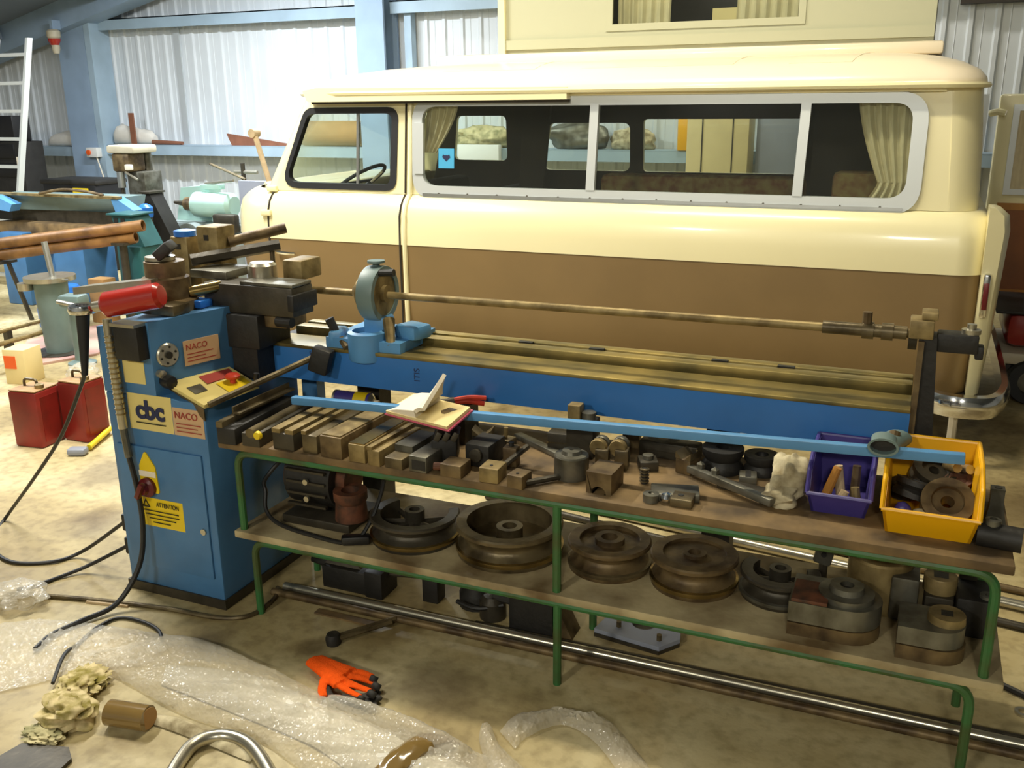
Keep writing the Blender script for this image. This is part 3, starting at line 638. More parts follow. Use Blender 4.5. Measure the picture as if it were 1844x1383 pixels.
# control tray
tray = [V(-2.215, 2.275, .777), V(-2.02, 2.225, .738), V(-2.0, 2.475, .738), V(-2.155, 2.515, .777)]
ct = B().prism(tray, (0, 0, -.012)).obj('control_panel', 'sign_cream', bd)
def onp(u, v, h=.001):
    p = (tray[0] * (1 - u) + tray[1] * u) * (1 - v) + (tray[3] * (1 - u) + tray[2] * u) * v; return p + V(.19, 0, .98) * h
B().prism([onp(.1, .45), onp(.42, .42), onp(.40, .9), onp(.1, .95)], (0, 0, .001)).obj('panel_print', 'ink_red', ct)
B().prism([onp(.35, .12), onp(.62, .1), onp(.62, .3), onp(.35, .34)], (0, 0, .001)).obj('panel_print', 'steel_grey', ct)
B().prism([onp(.5, .52), onp(.97, .5), onp(.97, .92), onp(.5, .95)], (0, 0, .002)).obj('stop_field', 'sign_yellow', ct)
es = B().lathe(onp(.66, .72), [(0, 0), (.010, 0), (.010, .014), (.023, .018), (.026, .026), (.020, .033), (0, .035)], 18).obj('stop_button', 'red_plastic', ct)
B().loft([[p for p in (V(-2.215, 2.27, .765), V(-2.02, 2.22, .726), V(-2.02, 2.224, .726), V(-2.215, 2.275, .765))], [p for p in (V(-2.14, 2.262, .735), V(-2.03, 2.232, .68), V(-2.03, 2.236, .68), V(-2.14, 2.266, .735))]]).obj('panel_gusset', 'steel_oily', bd)
kn = B().lathe(face(.035, .785, .0), [(0, 0), (.02, 0), (.024, .02), (.02, .045), (0, .05)], 14, fn).obj('switch_knob', 'black_plastic', bd)
B().lathe(face(.02, .812, .0), [(0, 0), (.014, 0), (.014, .02), (0, .022)], 12, fn).obj('push_button', 'steel_bright', bd)
arm_end = Py(572, 640, 2.585)
B().cyl((-2.01, 2.235, .737), arm_end, .011, seg=8).obj('lever_arm', 'steel_oily', bd)
lj = B().box(arm_end + V(.02, -.01, -.012), (.07, .05, .09), (0, .3, .2), .01).obj('lever_joint', 'steel_black', bd)
B().cyl(Py(462, 695, 2.45), Py(462, 672, 2.45), .010, seg=8).obj('button_post', 'black_plastic', bd)
# front plates with writing
FY = 2.2395
lg, _ = signplate(V(-2.355, FY - .0005, .615), (1, 0, 0), (0, 0, 1), .185, .125, .002, 'sign_cream', 'logo_plate', bd); lg['label'] = 'cream plate with navy cbc logo'
text('cbc', .088, V(-2.262, FY - .003, .658), (1, 0, 0), (0, 0, 1), 'ink_navy', lg, align='CENTER', bold=.0035)
lt = [V(-2.335, FY - .0032, .667), V(-2.19, FY - .0032, .667)]
B().b2(-2.325, -2.20, FY - .0035, FY - .002, .639, .643).obj('print_line', 'ink_black', lg)
s2, _ = signplate(V(-2.168, FY - .0003, .615), (1, 0, 0), (0, 0, 1), .125, .095, .002, 'sign_pink', 'sign_plate', bd); s2['label'] = 'pinkish plate beside the cbc logo'
text('NACO', .032, V(-2.160, FY - .0025, .675), (1, 0, 0), (0, 0, 1), 'ink_red', s2)
for k, wd in enumerate((.10, .085, .10)): B().b2(-2.155, -2.155 + wd, FY - .003, FY - .0018, .655 - k * .013, .658 - k * .013).obj('print_line', 'ink_red', s2)
# main switch and attention sign on the door
DY = 2.232
def xz(pts, y): return [V(x, y, z) for x, z in pts]
ms = B().prism(xz(rpoly([(-2.335, .395), (-2.255, .395), (-2.262, .49), (-2.30, .545), (-2.33, .49)], .008, 3), DY), (0, -.004, 0)).obj('switch_plate', 'sign_yellow', bd)
B().b2(-2.333, -2.262, DY - .006, DY - .003, .452, .472).obj('switch_band', 'paper', ms)
k2 = B().lathe((-2.300, DY - .004, .415), [(0, 0), (.034, 0), (.034, .012), (.020, .02), (.018, .035), (0, .036)], 20, (0, -1, 0)).obj('switch_knob', 'knob_dark_red', ms)
B().box((-2.300, DY - .045, .415), (.018, .02, .062), (0, .5, 0), .004).obj('switch_lever', 'knob_dark_red', k2)
at, _ = signplate(V(-2.350, DY - .0005, .268), (1, 0, 0), (0, 0, 1), .185, .105, .002, 'sign_yellow', 'warning_sign', bd); at['label'] = 'yellow ATTENTION warning sign'
text('ATTENTION', .024, V(-2.278, DY - .003, .345), (1, 0, 0), (0, 0, 1), 'ink_black', at).scale = (.72, 1, 1)
wt = B(); 
B().plate(xz([(-2.34, .338), (-2.305, .338), (-2.3225, .368)], DY - .0028), [xz([(-2.334, .342), (-2.311, .342), (-2.3225, .361)], DY - .0028)], (0, -.001, 0)).obj('warning_triangle', 'ink_black', at)
for k, (xa, xb) in enumerate(((-2.340, -2.185), (-2.330, -2.185), (-2.315, -2.20), (-2.30, -2.225))):
    B().b2(xa, xb, DY - .0035, DY - .002, .325 - k * .014, .3285 - k * .014).obj('print_line', 'ink_black', at)
# plugs on the left side
for z, y in ((.225, 2.30), (.135, 2.30)):
    B().b2(-2.50, -2.45, y - .025, y + .025, z - .03, z + .035, .006).obj('plug_socket', 'black_plastic', bd)
# bending head
tx, ty = -2.335, 2.455
B().lathe((tx, ty, .98), [(0, 0), (.10, 0), (.10, .035), (.078, .04), (.078, .11), (.066, .115), (.066, .165), (0, .167)], 28).obj('turret', 'steel_brown', bd)
B().lathe((tx - .015, ty, 1.148), [(0, 0), (.05, 0), (.05, .012), (0, .014)], 20).obj('turret_cap', 'steel_bright', bd)
B().box((tx + .03, ty - .02, 1.185), (.06, .10, .035), (0, -.7, .5), .006).obj('clamp_key', 'steel_black', bd)
B().b2(tx + .03, tx + .13, ty - .12, ty - .04, .985, 1.02, .004).obj('die_base', 'steel_oily', bd)
fl = Py(138, 513, 2.33)
B().prism([V(-2.61, 2.31, 1.060), V(-2.31, 2.36, 1.098), V(-2.31, 2.44, 1.098), V(-2.60, 2.39, 1.060)], (0, 0, -.024)).obj('swing_plate', 'steel_bright', bd)
hy = B().cyl((-2.372, 2.225, 1.036), (-2.205, 2.278, 1.068), .042, seg=24).obj('hydraulic_ram', 'red_paint', bd)
hv = (V(-2.205, 2.278, 1.068) - V(-2.372, 2.225, 1.036)).normalized()
for p, s in ((V(-2.372, 2.225, 1.036), -1), (V(-2.205, 2.278, 1.068), 1)): B().cyl(p, p + hv * .012 * s, .042, .032, 24).obj('ram_end', 'red_paint', hy)
fp = V(-2.372, 2.225, 1.036) - hv * .012
B().cyl(fp, fp - hv * .035, .018, seg=12).obj('ram_neck', 'steel_bright', hy)
ft = fp - hv * .075
B().ring_lathe(ft - V(0, 0, .012), (0, 0, 1), [(.02, 0), (.042, 0), (.046, .012), (.042, .026), (.02, .026)], 20, closed=True).obj('ram_fitting', 'chrome', hy)
B().cyl((-2.372, 2.215, .99), (-2.365, 2.215, .62), .015, seg=12).obj('hose_sleeve', 'steel_bright', bd)
for k in range(16): B().ring_lathe((-2.371 + k * .0003, 2.215, .93 - k * .0175), (0, 0, 1), [(.014, 0), (.0175, .002), (.0175, .006), (.014, .008)], 12, closed=True).obj('sleeve_ring', 'steel_tan', bd)
B().cyl((-2.365, 2.215, .62), (-2.355, 2.213, .52), .0125, seg=10).obj('hose_spring', 'steel_grey', bd)
hose = spline([(-2.355, 2.213, .52), (-2.335, 2.21, .42), (-2.32, 2.20, .28), (-2.33, 2.17, .14), (-2.37, 2.09, .03), (-2.42, 1.98, .012), (-2.44, 1.88, .012), (-2.42, 1.80, .012)], 8)
ho = B().tube(hose, .009, 8).obj('hose', 'cable_black', bd)
hd = B().b2(-2.255, -1.885, 2.54, 2.66, .962, 1.062, .006).obj('slide_block', 'steel_dark', bd)
B().b2(-2.10, -1.885, 2.545, 2.655, 1.062, 1.074, .003).obj('slide_rail', 'steel_grey', hd)
B().b2(-1.90, -1.875, 2.53, 2.67, .985, 1.04, .004).obj('slide_end', 'steel_black', hd)
B().b2(-2.22, -2.02, 2.52, 2.70, .845, .962, .006).obj('head_bracket', 'steel_black', bd)
B().b2(-2.08, -1.93, 2.56, 2.68, .915, .965, .01).obj('clamp_block', 'steel_brown', bd)
B().cyl((-1.96, 2.55, .945), (-1.90, 2.55, .945), .018, seg=10).obj('clamp_screw', 'steel_black', bd)
B().b2(-2.145, -2.04, 2.53, 2.62, .70, .90).obj('bed_bracket', 'steel_black', bd)
B().cyl((-2.27, 2.49, 1.035), (-2.19, 2.56, 1.05), .02, seg=14).obj('die_roller', 'groove_worn', bd)
B().b2(-2.27, -2.21, 2.47, 2.53, .985, 1.01, .003).obj('oil_label', 'drum_blue', bd)
# dies and bars on top of the head
b1, b2_ = V(-2.385, 2.64, 1.115), V(-2.16, 2.86, 1.15)
B().tube([b1, b2_], .022, 6).obj('pressure_bar', 'steel_dark', bd)
B().cyl(b2_ + V(-.02, -.02, -.13), b2_ + V(-.02, -.02, .01), .009, seg=8).obj('bar_pin', 'steel_oily', bd)
B().b2(-2.36, -2.20, 2.60, 2.76, 1.062, 1.09, .004).obj('die_plate', 'steel_grey', bd)
q = B().b2(-2.53, -2.45, 2.70, 2.78, .955, 1.185, .006).obj('die_block', 'steel_tan', bd); B().b2(-2.50, -2.48, 2.697, 2.702, 1.14, 1.16).obj('square_socket', 'steel_black', q)
q = B().b2(-2.42, -2.325, 2.72, 2.82, .985, 1.225, .006).obj('die_block', 'steel_tan', bd); B().b2(-2.385, -2.365, 2.717, 2.722, 1.175, 1.195).obj('square_socket', 'steel_black', q)
B().lathe((-2.49, 2.74, 1.185), [(0, 0), (.04, 0), (.04, .02), (.02, .024), (0, .024)], 20).obj('die_cap', 'drum_blue', bd)
B().cyl((-2.325, 2.78, 1.165), (-2.17, 2.92, 1.205), .019, seg=14).obj('handle_bar', 'steel_brown', bd)
B().lathe((-2.09, 2.66, 1.062), [(0, 0), (.05, 0), (.05, .05), (.04, .06), (0, .06)], 20).obj('round_die', 'steel_bright', bd)
B().b2(-2.02, -1.94, 2.68, 2.80, 1.062, 1.13, .006).obj('die_block', 'steel_tan', bd)
# bed
B().b2(-2.11, 0.03, 2.62, 2.64, .725, .845).obj('beam_face', 'beam_blue', bd)
B().b2(-2.11, 0.03, 2.64, 2.90, .74, .838).obj('beam_core', 'steel_black', bd)
B().b2(-2.06, 0.03, 2.615, 2.755, .838, .85, .002).obj('bed_top', 'bed_gold', bd)
B().b2(-2.06, 0.03, 2.785, 2.835, .838, .872, .003).obj('guide_rail', 'bed_gold', bd)
B().b2(-2.06, 0.03, 2.86, 2.90, .838, .872, .003).obj('guide_rail', 'bed_gold', bd)
for x in (-1.2, -0.95, -0.55, -0.35): B().b2(x, x + .05, 2.84, 2.858, .862, .875).obj('rail_clip', 'steel_black', bd)
for x, y in ((-0.50, 2.84), (-1.75, 2.80)):
    B().b2(x - .045, x + .045, y - .04, y + .04, 0, .74).obj('bed_leg', 'steel_black', bd)
B().b2(-2.02, -1.955, 2.74, 2.79, 0, .73).obj('cabinet_rear_leg', 'machine_blue', bd)
B().cyl((-1.965, 2.72, 1.024), (0.02, 2.72, 1.034), .0125, seg=14).obj('mandrel_rod', 'steel_tan', bd)
B().cyl((-.22, 2.72, 1.0335), (0.0, 2.72, 1.034), .018, seg=14).obj('rod_sleeve', 'steel_oily', bd)
for x in (-.115, -.065): B().cyl((x, 2.72, 1.0335), (x + .03, 2.72, 1.0335), .024, seg=12).obj('rod_collar', 'steel_oily', bd)
B().cyl((-.105, 2.72, 1.03), (-.105, 2.72, 1.085), .013, seg=8).obj('rod_screw', 'steel_brown', bd)
# carriage with ring
cg = B(); cxx = -1.675
cg.prism([(cxx - .15, 2.63, .85), (cxx + .14, 2.63, .85), (cxx + .14, 2.88, .85), (cxx - .15, 2.88, .85)], (0, 0, .035))
cg.obj('carriage', 'bar_blue', bd)
B().lathe((cxx - .0, 2.655, .815), [(0, 0), (.062, 0), (.066, .01), (.066, .095), (.05, .1), (.05, .085), (0, .085)], 26).obj('carriage_cup', 'bar_blue', bd)
B().box((cxx - .13, 2.68, .875), (.05, .10, .06), (0, 0, .3), .012).obj('clamp_lug', 'bar_blue', bd)
B().box((cxx + .13, 2.74, .905), (.10, .09, .05), (0, 0, -.3), .014).obj('clamp_lug', 'bar_blue', bd)
B().cyl((cxx - .12, 2.66, .88), (cxx - .145, 2.65, .945), .014, .016, 10).obj('clamp_handle', 'steel_black', bd)
B().cyl((cxx - .12, 2.66, .89), (cxx - .06, 2.62, .855), .012, seg=8).obj('clamp_handle', 'steel_brown', bd)
B().cyl((cxx + .06, 2.70, .945), (cxx + .10, 2.64, .87), .022, .014, 10).obj('clamp_handle', 'steel_tan', bd)
B().b2(cxx - .03, cxx + .05, 2.68, 2.76, .88, .955, .01).obj('ring_stand', 'bar_blue', bd)
rg = B().ring_lathe((cxx - .02, 2.72, 1.03), (1, 0, 0), [(.074, 0), (.093, 0), (.095, .01), (.095, .05), (.093, .06), (.074, .06)], 36, closed=True).obj('index_ring', 'greygreen', bd)
B().lathe((cxx + .0, 2.72, 1.03), [(0, 0), (.074, 0), (.074, .035), (.03, .036), (.03, .05), (0, .05)], 28, (1, 0, 0)).obj('index_disc', 'steel_tan', bd)
B().lathe((cxx - .02, 2.72, 1.03), [(0, 0), (.06, 0), (.055, .03), (.03, .05), (.02, .06), (0, .06)], 24, (-1, 0, 0)).obj('chuck', 'steel_tan', bd)
B().lathe((cxx + .01, 2.72, 1.12), [(0, 0), (.012, 0), (.012, .012), (.03, .014), (.03, .022), (0, .022)], 14).obj('index_knob', 'greygreen', bd)
B().cyl((cxx + .03, 2.69, 1.105), (cxx + .095, 2.69, 1.11), .012, seg=10).obj('index_pin', 'steel_black', bd)
# end post
B().loft([[(.045, 2.66, .63), (.10, 2.66, .63), (.10, 2.74, .63), (.045, 2.74, .63)], [(.030, 2.66, 1.04), (.075, 2.66, 1.04), (.075, 2.74, 1.04), (.030, 2.74, 1.04)]]).obj('end_post', 'steel_black', bd)
B().b2(.030, .045, 2.645, 2.66, .65, 1.03).obj('post_strip', 'steel_brown', bd)
B().lathe((.005, 2.72, 1.035), [(0, 0), (.045, 0), (.045, .022), (0, .022)], 18, (1, 0, 0)).obj('post_flange', 'steel_dark', bd)
B().b2(.005, .065, 2.65, 2.73, 1.035, 1.085, .004).obj('post_block', 'steel_tan', bd); B().b2(.032, .072, 2.66, 2.73, 1.085, 1.105, .003).obj('post_block', 'steel_tan', bd)
B().b2(.075, .175, 2.67, 2.73, 1.0, 1.05, .004).obj('post_arm', 'steel_black', bd)
B().lathe((.155, 2.70, 1.05), [(0, 0), (.024, 0), (.024, .012), (.012, .014), (.012, .026), (0, .026)], 14).obj('arm_nut', 'steel_bright', bd)
B().b2(.17, .19, 2.68, 2.72, .985, 1.02, .003).obj('arm_end', 'steel_black', bd)
text('DES', .034, V(-1.865, 2.6195, .775), (0, 0, 1), (-1, 0, 0), 'ink_navy', bd, name='scrawl')
text('ITIS', .03, V(-1.46, 2.6195, .765), (0, 0, 1), (-1, 0, 0), 'ink_navy', bd, name='scrawl')
# ================================================================ green rack
ZU, ZL = 0.615, 0.305
rk = thing('tool_rack', 'two tier rack of bent green tubes with dirty wooden boards, holding bender dies', 'rack', (-0.85, 2.45, 0))
B().b2(-2.0, 0.285, 2.245, 2.72, .59, ZU, .004).obj('upper_board', 'shelf_board', rk)
B().b2(-1.97, 0.30, 2.245, 2.72, .28, ZL, .004).obj('lower_board', 'shelf_board_low', rk)
def hoop(xa, xb, y, z0, z1, r=.055): return arcpts([(xa, y, z0), (xa, y, z1), (xb, y, z1), (xb, y, z0)], r)
for y in (2.268, 2.60):
    B().tube(hoop(-1.945, .255, y, ZL, .577), .0125, 10).obj('upper_hoop', 'green_paint', rk)
    B().tube(hoop(-1.91, .235, y, 0.0, .267), .0125, 10).obj('lower_hoop', 'green_paint', rk)
    B().cyl((-.845, y, ZL), (-.845, y, .575), .0125, seg=10).obj('upper_leg', 'green_paint', rk)
    B().cyl((-.843, y, 0), (-.843, y, .265), .0125, seg=10).obj('lower_leg', 'green_paint', rk)
# ---- dies on the boards
def blk(name, label, cat, L, R, h, dep, m, z=ZU, bev=.004, group=None, skew=0.0, raise_=0.0):
    """block from its front bottom corners (picture points on the board), height, depth"""
    a, b = Pz(*L, z), Pz(*R, z); b = V(b.x, b.y, z)
    wd = (b - a).length; ang = math.atan2(b.y - a.y, b.x - a.x) + skew
    R_ = Matrix.Rotation(ang, 3, 'Z'); c = a + R_ @ V(wd / 2, dep / 2, h / 2 + raise_)
    return tag(B().box(c, (wd, dep, h), R_, bev).obj(name, m), label, cat, group), a, R_, wd
GB = 'long tooling blocks on the left of the upper board'
def inlay(o, a, R_, pts, h, zz, m, name):
    """raised strip on a block: pts in block coords (x along front, y depth)"""
    return B().prism([a + R_ @ V(x, y, zz) for x, y in pts], (0, 0, h)).obj(name, m, o)
o, a, R_, wd = blk('tooling_block', 'black square ended tooling block at the far left end of the upper board', 'tooling', (392, 799), (425, 803), .055, .36, 'steel_black', group=GB)
inlay(o, a, R_, [(0, 0), (wd * .35, 0), (wd * .35, .36), (0, .36)], .018, .055, 'steel_oily', 'side_lip')
o, a, R_, wd = blk('tooling_block', 'dark round topped tooling bar with a yellow end cap', 'tooling', (436, 803), (468, 807), .045, .34, 'steel_dark', group=GB)
ax0 = a + R_ @ V(wd / 2, .0, .045); ax1 = a + R_ @ V(wd / 2, .34, .045)
B().cyl(ax0, ax1, .016, seg=12).obj('half_round', 'steel_oily', o)
B().lathe(ax0 + V(.035, .0, .0), [(0, 0), (.014, 0), (.012, .012), (0, .015)], 14, (0, -1, 0)).obj('end_cap', 'sign_yellow', o)
o, a, R_, wd = blk('tooling_block', 'tan topped channel block next to the yellow capped bar', 'tooling', (492, 808), (530, 814), .055, .33, 'steel_dark', group=GB)
inlay(o, a, R_, [(0, 0), (wd * .38, 0), (wd * .38, .33), (0, .33)], .014, .055, 'steel_tan', 'side_lip'); inlay(o, a, R_, [(wd * .62, 0), (wd, 0), (wd, .33), (wd * .62, .33)], .014, .055, 'steel_tan', 'side_lip')
o, a, R_, wd = blk('tooling_block', 'narrow dark slotted block left of the wide brown block', 'tooling', (545, 815), (572, 819), .06, .33, 'steel_oily', group=GB)
inlay(o, a, R_, [(0, 0), (wd * .3, 0), (wd * .3, .33), (0, .33)], .012, .06, 'steel_tan', 'side_lip')
o, a, R_, wd = blk('tooling_block', 'wide brown rectangular block under the left end of the blue bar', 'tooling', (577, 822), (616, 829), .07, .36, 'steel_brown', group=GB)
inlay(o, a, R_, [(.006, .006), (wd - .006, .006), (wd - .006, .35), (.006, .35)], .004, .07, 'steel_tan', 'ground_face')
o, a, R_, wd = blk('tooling_block', 'golden topped short block with square front left of the notebook', 'tooling', (628, 831), (658, 836), .058, .26, 'steel_tan', group=GB)
inlay(o, a, R_, [(.004, .004), (wd - .004, .004), (wd - .004, .25), (.004, .25)], .003, .058, 'groove_worn', 'ground_face')
o, a, R_, wd = blk('tooling_block', 'pale narrow block with a dark notch below the notebook', 'tooling', (662, 838), (684, 842), .05, .24, 'steel_tan', group=GB)
inlay(o, a, R_, [(0, 0), (wd * .4, 0), (wd * .4, .24), (0, .24)], .01, .05, 'steel_tan', 'side_lip')
o, a, R_, wd = blk('tooling_block', 'low grey stepped block in front of the notebook corner', 'tooling', (692, 842), (724, 848), .034, .2, 'steel_oily', group=GB)
inlay(o, a, R_, [(0, .06), (wd, .06), (wd, .2), (0, .2)], .02, .034, 'steel_grey', 'step')
o, a, R_, wd = blk('tooling_block', 'dark hollow square block with a pale top edge', 'tooling', (736, 848), (768, 854), .05, .16, 'steel_grey', group=GB)
B().prism([a + R_ @ V(x, -.001, z_) for x, z_ in ((wd * .2, .008), (wd * .95, .008), (wd * .95, .038), (wd * .2, .038))], R_ @ V(0, .003, 0)).obj('hollow', 'steel_black', o)
# thin angle bar at the far left
la, lb = Pz(392, 758, .69), Pz(536, 696, .69)
o = B(); o.prism([V(la.x, 2.30, .691), V(la.x + .03, 2.30, .691), V(la.x + .03, 2.60, .691), V(la.x, 2.60, .691)], (0, 0, .006)); o.prism([V(la.x, 2.30, .697), V(la.x + .006, 2.30, .697), V(la.x + .006, 2.60, .697), V(la.x, 2.60, .697)], (0, 0, .018))
tag(o.obj('angle_bar', 'steel_oily'), 'long thin angle iron lying on the leftmost black block of the upper board', 'bar')
# scrap-like dark dies in the middle
GD = 'small dark dies strewn over the middle of the upper board'
def drill_holes(o, a, R_, pts, zt, r=.005):
    for x, y in pts: B().cyl(a + R_ @ V(x, y, zt - .004), a + R_ @ V(x, y, zt + .0015), r, seg=10).obj('bolt_hole', 'steel_black', o)
o, a, R_, wd = blk('clamp_die', 'small golden square clamp die with a bolt hole, left of its brown twin', 'die', (862, 868), (897, 873), .045, .07, 'steel_tan', group=GD); drill_holes(o, a, R_, [(wd / 2, .025)], .045)
B().cyl(a + R_ @ V(wd * .8, .05, .03), a + R_ @ V(wd * 1.3, .19, .05), .009, seg=8).obj('shank', 'steel_dark', o)
o, a, R_, wd = blk('clamp_die', 'small brown square clamp die with a bolt hole, left of the round cylinder die', 'die', (912, 878), (940, 884), .04, .06, 'steel_brown', group=GD); drill_holes(o, a, R_, [(wd / 2, .02)], .04)
B().cyl(a + R_ @ V(wd * .9, .03, .012), a + R_ @ V(wd * 2.4, .13, .012), .009, seg=8).obj('shank', 'steel_dark', o)
o, a, R_, wd = blk('clamp_die', 'rusty low die with a side lug below the pink notebook', 'die', (792, 858), (830, 864), .04, .07, 'steel_brown', group=GD)
B().cyl(a + R_ @ V(.0, .03, .02), a + R_ @ V(-.03, .02, .02), .012, seg=10).obj('lug', 'rust', o)
o, a, R_, wd = blk('jaw_die', 'black heap of vee jaws right of the hollow square block', 'die', (778, 835), (820, 840), .075, .10, 'steel_black', skew=.3, group=GD)
for k in range(3): B().box(a + R_ @ V(.02 + k * .025, .03, .085), (.018, .07, .03), R_ @ Matrix.Rotation(.5, 3, 'Y'), .003).obj('jaw_tooth', 'steel_dark', o)
o, a, R_, wd = blk('jaw_die', 'black ridged jaw block behind the golden clamp die', 'die', (838, 838), (884, 842), .07, .11, 'steel_black', skew=-.2, group=GD)
B().lathe(a + R_ @ V(wd / 2, .0, .04), [(0, 0), (.02, 0), (.02, .012), (.01, .014), (0, .014)], 12, R_ @ V(0, -1, 0)).obj('boss', 'steel_dark', o)
o, a, R_, wd = blk('post_die', 'upright small brown square post behind the brown clamp die', 'die', (905, 840), (930, 843), .06, .04, 'steel_brown', group=GD)
B().cyl(a + R_ @ V(wd / 2, .02, .06), a + R_ @ V(wd / 2, .02, .072), .008, seg=10).obj('stud', 'steel_black', o)
o, a, R_, wd = blk('flat_bar', 'dark flat bar leaning diagonally behind the cylinder die', 'bar', (925, 790), (1040, 845), .018, .03, 'steel_grey', group=None)
B().b2(0, .001, 0, .001, 0, .001).bm.free()
o, a, R_, wd = blk('plate_die', 'wide dark box die standing behind the round cylinder die', 'die', (985, 815), (1068, 824), .065, .05, 'steel_dark', group=GD)
inlay(o, a, R_, [(0, .0), (wd, .0), (wd, .004), (0, .004)], .003, .033, 'steel_tan', 'edge_line')
# round cylinder die
c = Pz(1029, 858, ZU)
o = tag(B().lathe((c.x, c.y, ZU), [(0, 0), (.048, 0), (.05, .004), (.05, .066), (.047, .07), (.03, .072), (.026, .082), (.006, .083), (.006, .06), (0, .06)], 32).obj('cylinder_die', 'steel_grey'), 'round grey cylinder die with a raised hub and centre hole', 'die')
# saddle block with half-round mouth
a, b = Pz(1055, 886, ZU), Pz(1100, 894, ZU); wd = (b - a).length; dx = (b - a).normalized(); dy = V(-dx.y, dx.x, 0)
pr = [(0, 0), (wd * .28, 0)] + [(wd * .5 - .022 * math.cos(math.pi * k / 8), .022 * math.sin(math.pi * k / 8)) for k in range(9)] + [(wd * .72, 0), (wd, 0), (wd, .062), (0, .062)]
o = tag(B().prism([a + dx * x + V(0, 0, z) for x, z in pr], dy * .10).obj('saddle_die', 'steel_brown'), 'brown saddle block with a half round mouth right of the cylinder die', 'die')
# fork die behind it
GF = 'bright ribbed fork dies in the middle of the upper board'
for i, (px, py, lab) in enumerate(((1085, 838, 'left one of two upright bright ribbed dies behind the saddle block'), (1120, 840, 'right one of two upright bright ribbed dies behind the saddle block'))):
    c = Pz(px, py, ZU); t = thing('ribbed_die', lab, 'die', c, GF)
    B().box(c + V(0, 0, .03), (.04, .06, .06), (0, 0, .2), .004).obj('base', 'steel_oily', t)
    for k in range(2):
        B().ring_lathe(c + V(-.01, -.02 + k * .03, .06), (0, 1, 0), [(.001, 0), (.024, 0), (.026, .004), (.026, .018), (.024, .022), (.001, .022)], 18).obj('rib_disc', 'steel_tan' if k == 0 else 'steel_grey', t)
for px, py, lab in ((1160, 870, 'black stub of threaded stud right of the saddle block'),):
    c = Pz(px, py, ZU); t = thing('threaded_stud', lab, 'stud', c)
    B().cyl(c, c + V(0, 0, .045), .010, seg=10).obj('core', 'steel_black', t)
    for k in range(5): B().ring_lathe(c + V(0, 0, .004 + k * .009), (0, 0, 1), [(.009, 0), (.014, .002), (.014, .004), (.009, .006)], 12, closed=True).obj('thread', 'steel_oily', t)
c = Pz(1172, 902, ZU); tag(B().lathe(c, [(0, 0), (.022, 0), (.022, .022), (.008, .024), (.008, .018), (0, .018)], 18).obj('round_nut', 'steel_grey'), 'small grey round nut in front of the threaded stud', 'nut')
c = Pz(1200, 905, ZU); tag(B().lathe(c + V(0, 0, .0), [(0, 0), (.010, 0), (.017, .008), (.018, .016), (.012, .026), (0, .030)], 18).obj('ball_end', 'chrome'), 'small shiny ball end beside the grey round nut', 'ball')
o, a, R_, wd = blk('hub_die', 'low dark hub die in front of the pale flat plate', 'die', (1205, 912), (1245, 918), .024, .06, 'steel_oily'); drill_holes(o, a, R_, [(wd * .4, .03)], .024, .008)
o, a, R_, wd = blk('flat_plate', 'pale grey thick flat plate lying on the upper board', 'plate', (1260, 907), (1293, 893), .022, .13, 'steel_grey', skew=.72); 
o, a, R_, wd = blk('long_bar', 'long grey square bar lying diagonally left of the rag', 'bar', (1235, 858), (1385, 922), .022, .024, 'steel_grey', raise_=.012)
for k in (.12, .3): 
    p = a + R_ @ V(wd * k, .02, .034); B().lathe(p, [(0, 0), (.012, 0), (.012, .012), (.006, .016), (0, .02)], 6).obj('bolt_head', 'steel_grey', o)
GR = 'dark round dies at the back of the upper board'
for (px, py, rr_, hh, lab) in ((1300, 845, .06, .07, 'black round die with centre hole behind the long grey bar'), (1370, 850, .05, .055, 'black round die right of its larger twin, behind the rag'), (1195, 815, .05, .05, 'dark low round die under the blue bar, left of the black ones')):
    c = Pz(px, py, ZU); tag(B().ring_lathe(c, (0, 0, 1), [(.014, 0), (rr_, 0), (rr_, hh * .25), (rr_ * .82, hh * .5), (rr_, hh * .75), (rr_, hh), (.02, hh), (.014, hh * .8)], 28, closed=True).obj('round_die', 'steel_black'), lab, 'die', GR)
o, a, R_, wd = blk('slotted_die', 'dark plate die with pale edge lines behind the threaded stud', 'die', (1150, 820), (1255, 836), .05, .06, 'steel_dark')
for k in range(2): inlay(o, a, R_, [(.02, .0), (wd, .0), (wd, .006), (.02, .006)], .004, .02 + .02 * k, 'steel_tan', 'edge_line')
o, a, R_, wd = blk('flat_bar', 'dark flat bar pointing at the rag from the long grey bar', 'bar', (1290, 880), (1372, 898), .015, .05, 'steel_dark')

# further small dies towards the back of the upper board
def small(name, label, L, R, h, dep, m, sk, top=None):
    o, a, R_, wd = blk(name, label, 'die', L, R, h, dep, m, skew=sk, group=GD)
    if top == 'hub': B().lathe(a + R_ @ V(wd / 2, dep / 2, h), [(0, 0), (wd * .3, 0), (wd * .3, .012), (wd * .12, .014), (0, .014)], 14).obj('hub', 'steel_grey', o)
    elif top == 'pin': B().cyl(a + R_ @ V(wd * .5, dep * .4, h), a + R_ @ V(wd * .55, dep * .4, h + .035), .007, seg=8).obj('pin', 'steel_tan', o)
    elif top == 'vee':
        for s_ in (0, 1): B().prism([a + R_ @ V(x, 0, z) for x, z in ((s_ * wd, h), (s_ * wd * .999 + (wd * .4 if s_ == 0 else -wd * .4), h), (s_ * wd, h + .02))], R_ @ V(0, dep, 0)).obj('vee_side', 'steel_oily', o)
    elif top == 'slot': B().prism([a + R_ @ V(x, y, h) for x, y in ((wd * .35, 0), (wd * .65, 0), (wd * .65, dep), (wd * .35, dep))], (0, 0, .001)).obj('slot', 'steel_black', o)
small('vee_die', 'dark vee topped die just right of the notebook corner', (850, 812), (884, 816), .05, .05, 'steel_dark', .15, 'vee')
